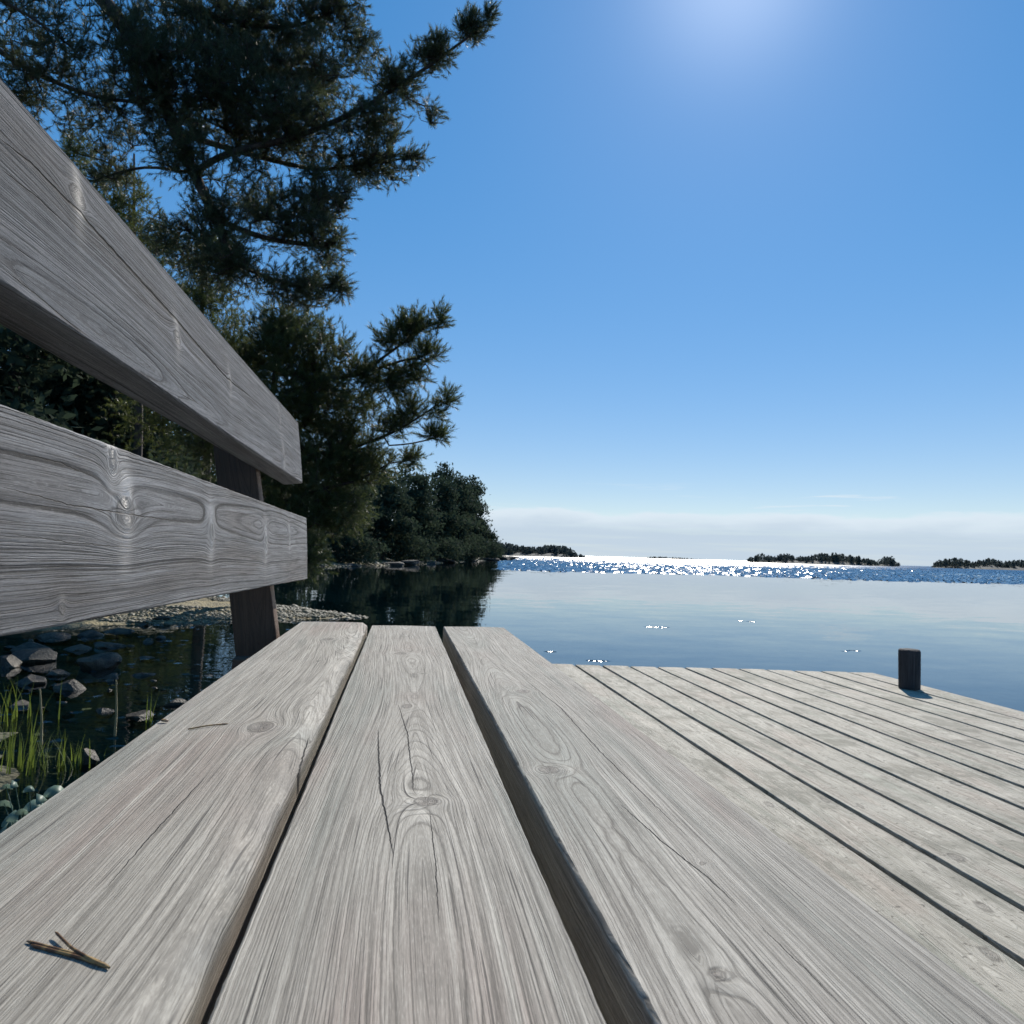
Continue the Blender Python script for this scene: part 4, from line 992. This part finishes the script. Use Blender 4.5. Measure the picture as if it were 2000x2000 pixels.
# ------------------------------------------------------------------ islands on the horizon
m, g = material('island_rock'); P = g.node('ShaderNodeNewGeometry', None, 0); principled(g, Base_Color=g.mix(g.noise(P, .2, 4.), (.045, .05, .042), (.085, .083, .075)), Roughness=.9); ISL = m
def island(name, x0, x1, D, prof, n_trees, seed, label, dep=40.):
    """prof: list of (px, height_px of the canopy over the waterline)"""
    r = np.random.default_rng(seed)
    def pt(px): d = ray(px, 1082 + (px - 1000) * .029); d = d / np.linalg.norm(d[:2]); return CAM[:2] + d[:2] * D
    k = 40; xs = np.linspace(x0, x1, k); s = D / F; V, Fc = [], []
    dirv = unit(pt(x1) - pt(x0)); nrm = np.array([-dirv[1], dirv[0]])
    if nrm @ fw[:2] < 0: nrm = -nrm
    rows = np.linspace(-1, 1, 9)
    for j, x in enumerate(xs):
        e = math.sin(math.pi * (j + .3) / (k - .4)) ** .5 if 0 < j < k - 1 else .05
        h = np.interp(x, [p[0] for p in prof], [p[1] for p in prof]) * s * .33
        for q in rows:
            p = pt(x) + nrm * (q * dep * e + dep)
            V.append((p[0], p[1], WATER - .3 + max(0, (1 - q * q)) ** .6 * (.9 + h) * e * (1 + .15 * math.sin(x * .9 + q * 3))))
    idx = np.arange(k * 9).reshape(k, 9)
    Fc = np.stack([idx[:-1, :-1], idx[:-1, 1:], idx[1:, 1:], idx[1:, :-1]], -1).reshape(-1, 4)
    o = mesh_obj(name, V, Fc, ISL, None, True); tag(o, kind='structure')
    Vs, ti = [], []
    for t in range(n_trees):
        x = r.uniform(x0 + 2, x1 - 2); h = np.interp(x, [p[0] for p in prof], [p[1] for p in prof]) * s * r.uniform(.6, 1.08)
        if h < .6: continue
        p = pt(x) + nrm * r.uniform(.3, 1.6) * dep; w = r.uniform(.16, .3) * h + .5; nq = 44
        f = r.random(nq) ** .8; a = r.random(nq) * 6.28; pointy = r.random() < .45
        rad = w * ((1 - f) if pointy else np.sqrt(np.clip(1 - (2 * f - 1) ** 2, 0, 1))) * r.random(nq) ** .5
        c = np.stack([p[0] + rad * np.cos(a), p[1] + rad * np.sin(a), WATER + h * (.12 + .88 * f)], 1)
        d1 = unit(r.normal(size=c.shape)); d2 = unit(np.cross(d1, r.normal(size=c.shape))); L = h * .085 + .14
        Vs.append(np.stack([c - d1 * L, c + d2 * L * .7, c + d1 * L, c - d2 * L * .7], 1).reshape(-1, 3)); ti.append(np.repeat(r.random(nq), 4))
    V = np.vstack(Vs); o = mesh_obj('island_wood', V, np.arange(len(V)).reshape(-1, 4), ISLEAF, None, attrs=dict(tint=np.concatenate(ti))); tag(o, label, 'wood', None, 'stuff')
island('island', 930, 1152, 430, [(930, 26), (975, 27), (1010, 21), (1050, 18), (1062, 22), (1090, 24), (1110, 22), (1130, 10), (1152, 2)], 420, 1, 'dark wood on the nearer island left of the glitter')
island('island', 1258, 1385, 1500, [(1258, 2), (1280, 5), (1330, 4), (1385, 1)], 120, 2, 'faint low wood on the small far islet under the cloud bank')
island('island', 1448, 1765, 640, [(1448, 3), (1470, 14), (1485, 17), (1505, 11), (1530, 20), (1550, 13), (1580, 15), (1600, 20), (1640, 21), (1680, 16), (1720, 9), (1738, 17), (1750, 17), (1765, 2)], 420, 3, 'dark wood on the middle island right of the glitter')
island('island', 1810, 2120, 640, [(1810, 2), (1822, 13), (1860, 18), (1880, 16), (1900, 12), (1930, 20), (1960, 14), (1990, 17), (2050, 15), (2120, 2)], 380, 4, 'dark wood on the island at the right picture edge')


# ------------------------------------------------------------------ litter on the seat and deck
m, g = material('dry_needle'); P = g.node('ShaderNodeNewGeometry', None, 0)
principled(g, Base_Color=g.mix(g.ss(g.noise(P, 160., 2.), .4, .6), (.10, .05, .022), (.30, .20, .085)), Roughness=.45); DRYN = m
def needle(name, label, strands, r0=.0008, group=None, z=ZS + .0058):
    P_ = []
    for pts in strands:
        q = np.array([onz(x, y, z + dz) for x, y, dz in pts]); q = resample(q, .002); P_.append((q, np.concatenate([[r0 * .7], np.full(len(q) - 2, r0), [r0 * .35]])))
    V, Fc = tubes(P_, 6); o = mesh_obj(name, V, Fc, DRYN, None, True); tag(o, label, 'pine needle', group); return o
needle('pine_needle', 'pair of brown dry pine needles joined at the base, lying nearest the camera',
       [((212, 1888, .0005), (180, 1872, .0006), (120, 1856, .0009), (52, 1838, .0005)), ((212, 1888, .0005), (190, 1880, .0010), (140, 1852, .0014), (108, 1820, .0018)), ((214, 1890, .0005), (150, 1868, .0006), (60, 1846, .0005))], .00062)
needle('pine_needle', 'single reddish dry pine needle lying across the rear seat plank', [((367, 1424, .0006), (405, 1417, .0014), (446, 1413, .0006))], .0007)
V, Fc = rock_verts(.004, .003, .0018, 9, 2); p = onz(311, 1411, ZS + .0055)
o = mesh_obj('bud_scale', V + p + np.array([0.004, 0, .0015]), Fc, DRYN, None, True); tag(o, 'tiny brown bud scale on the rear edge of the seat', 'bud scale')
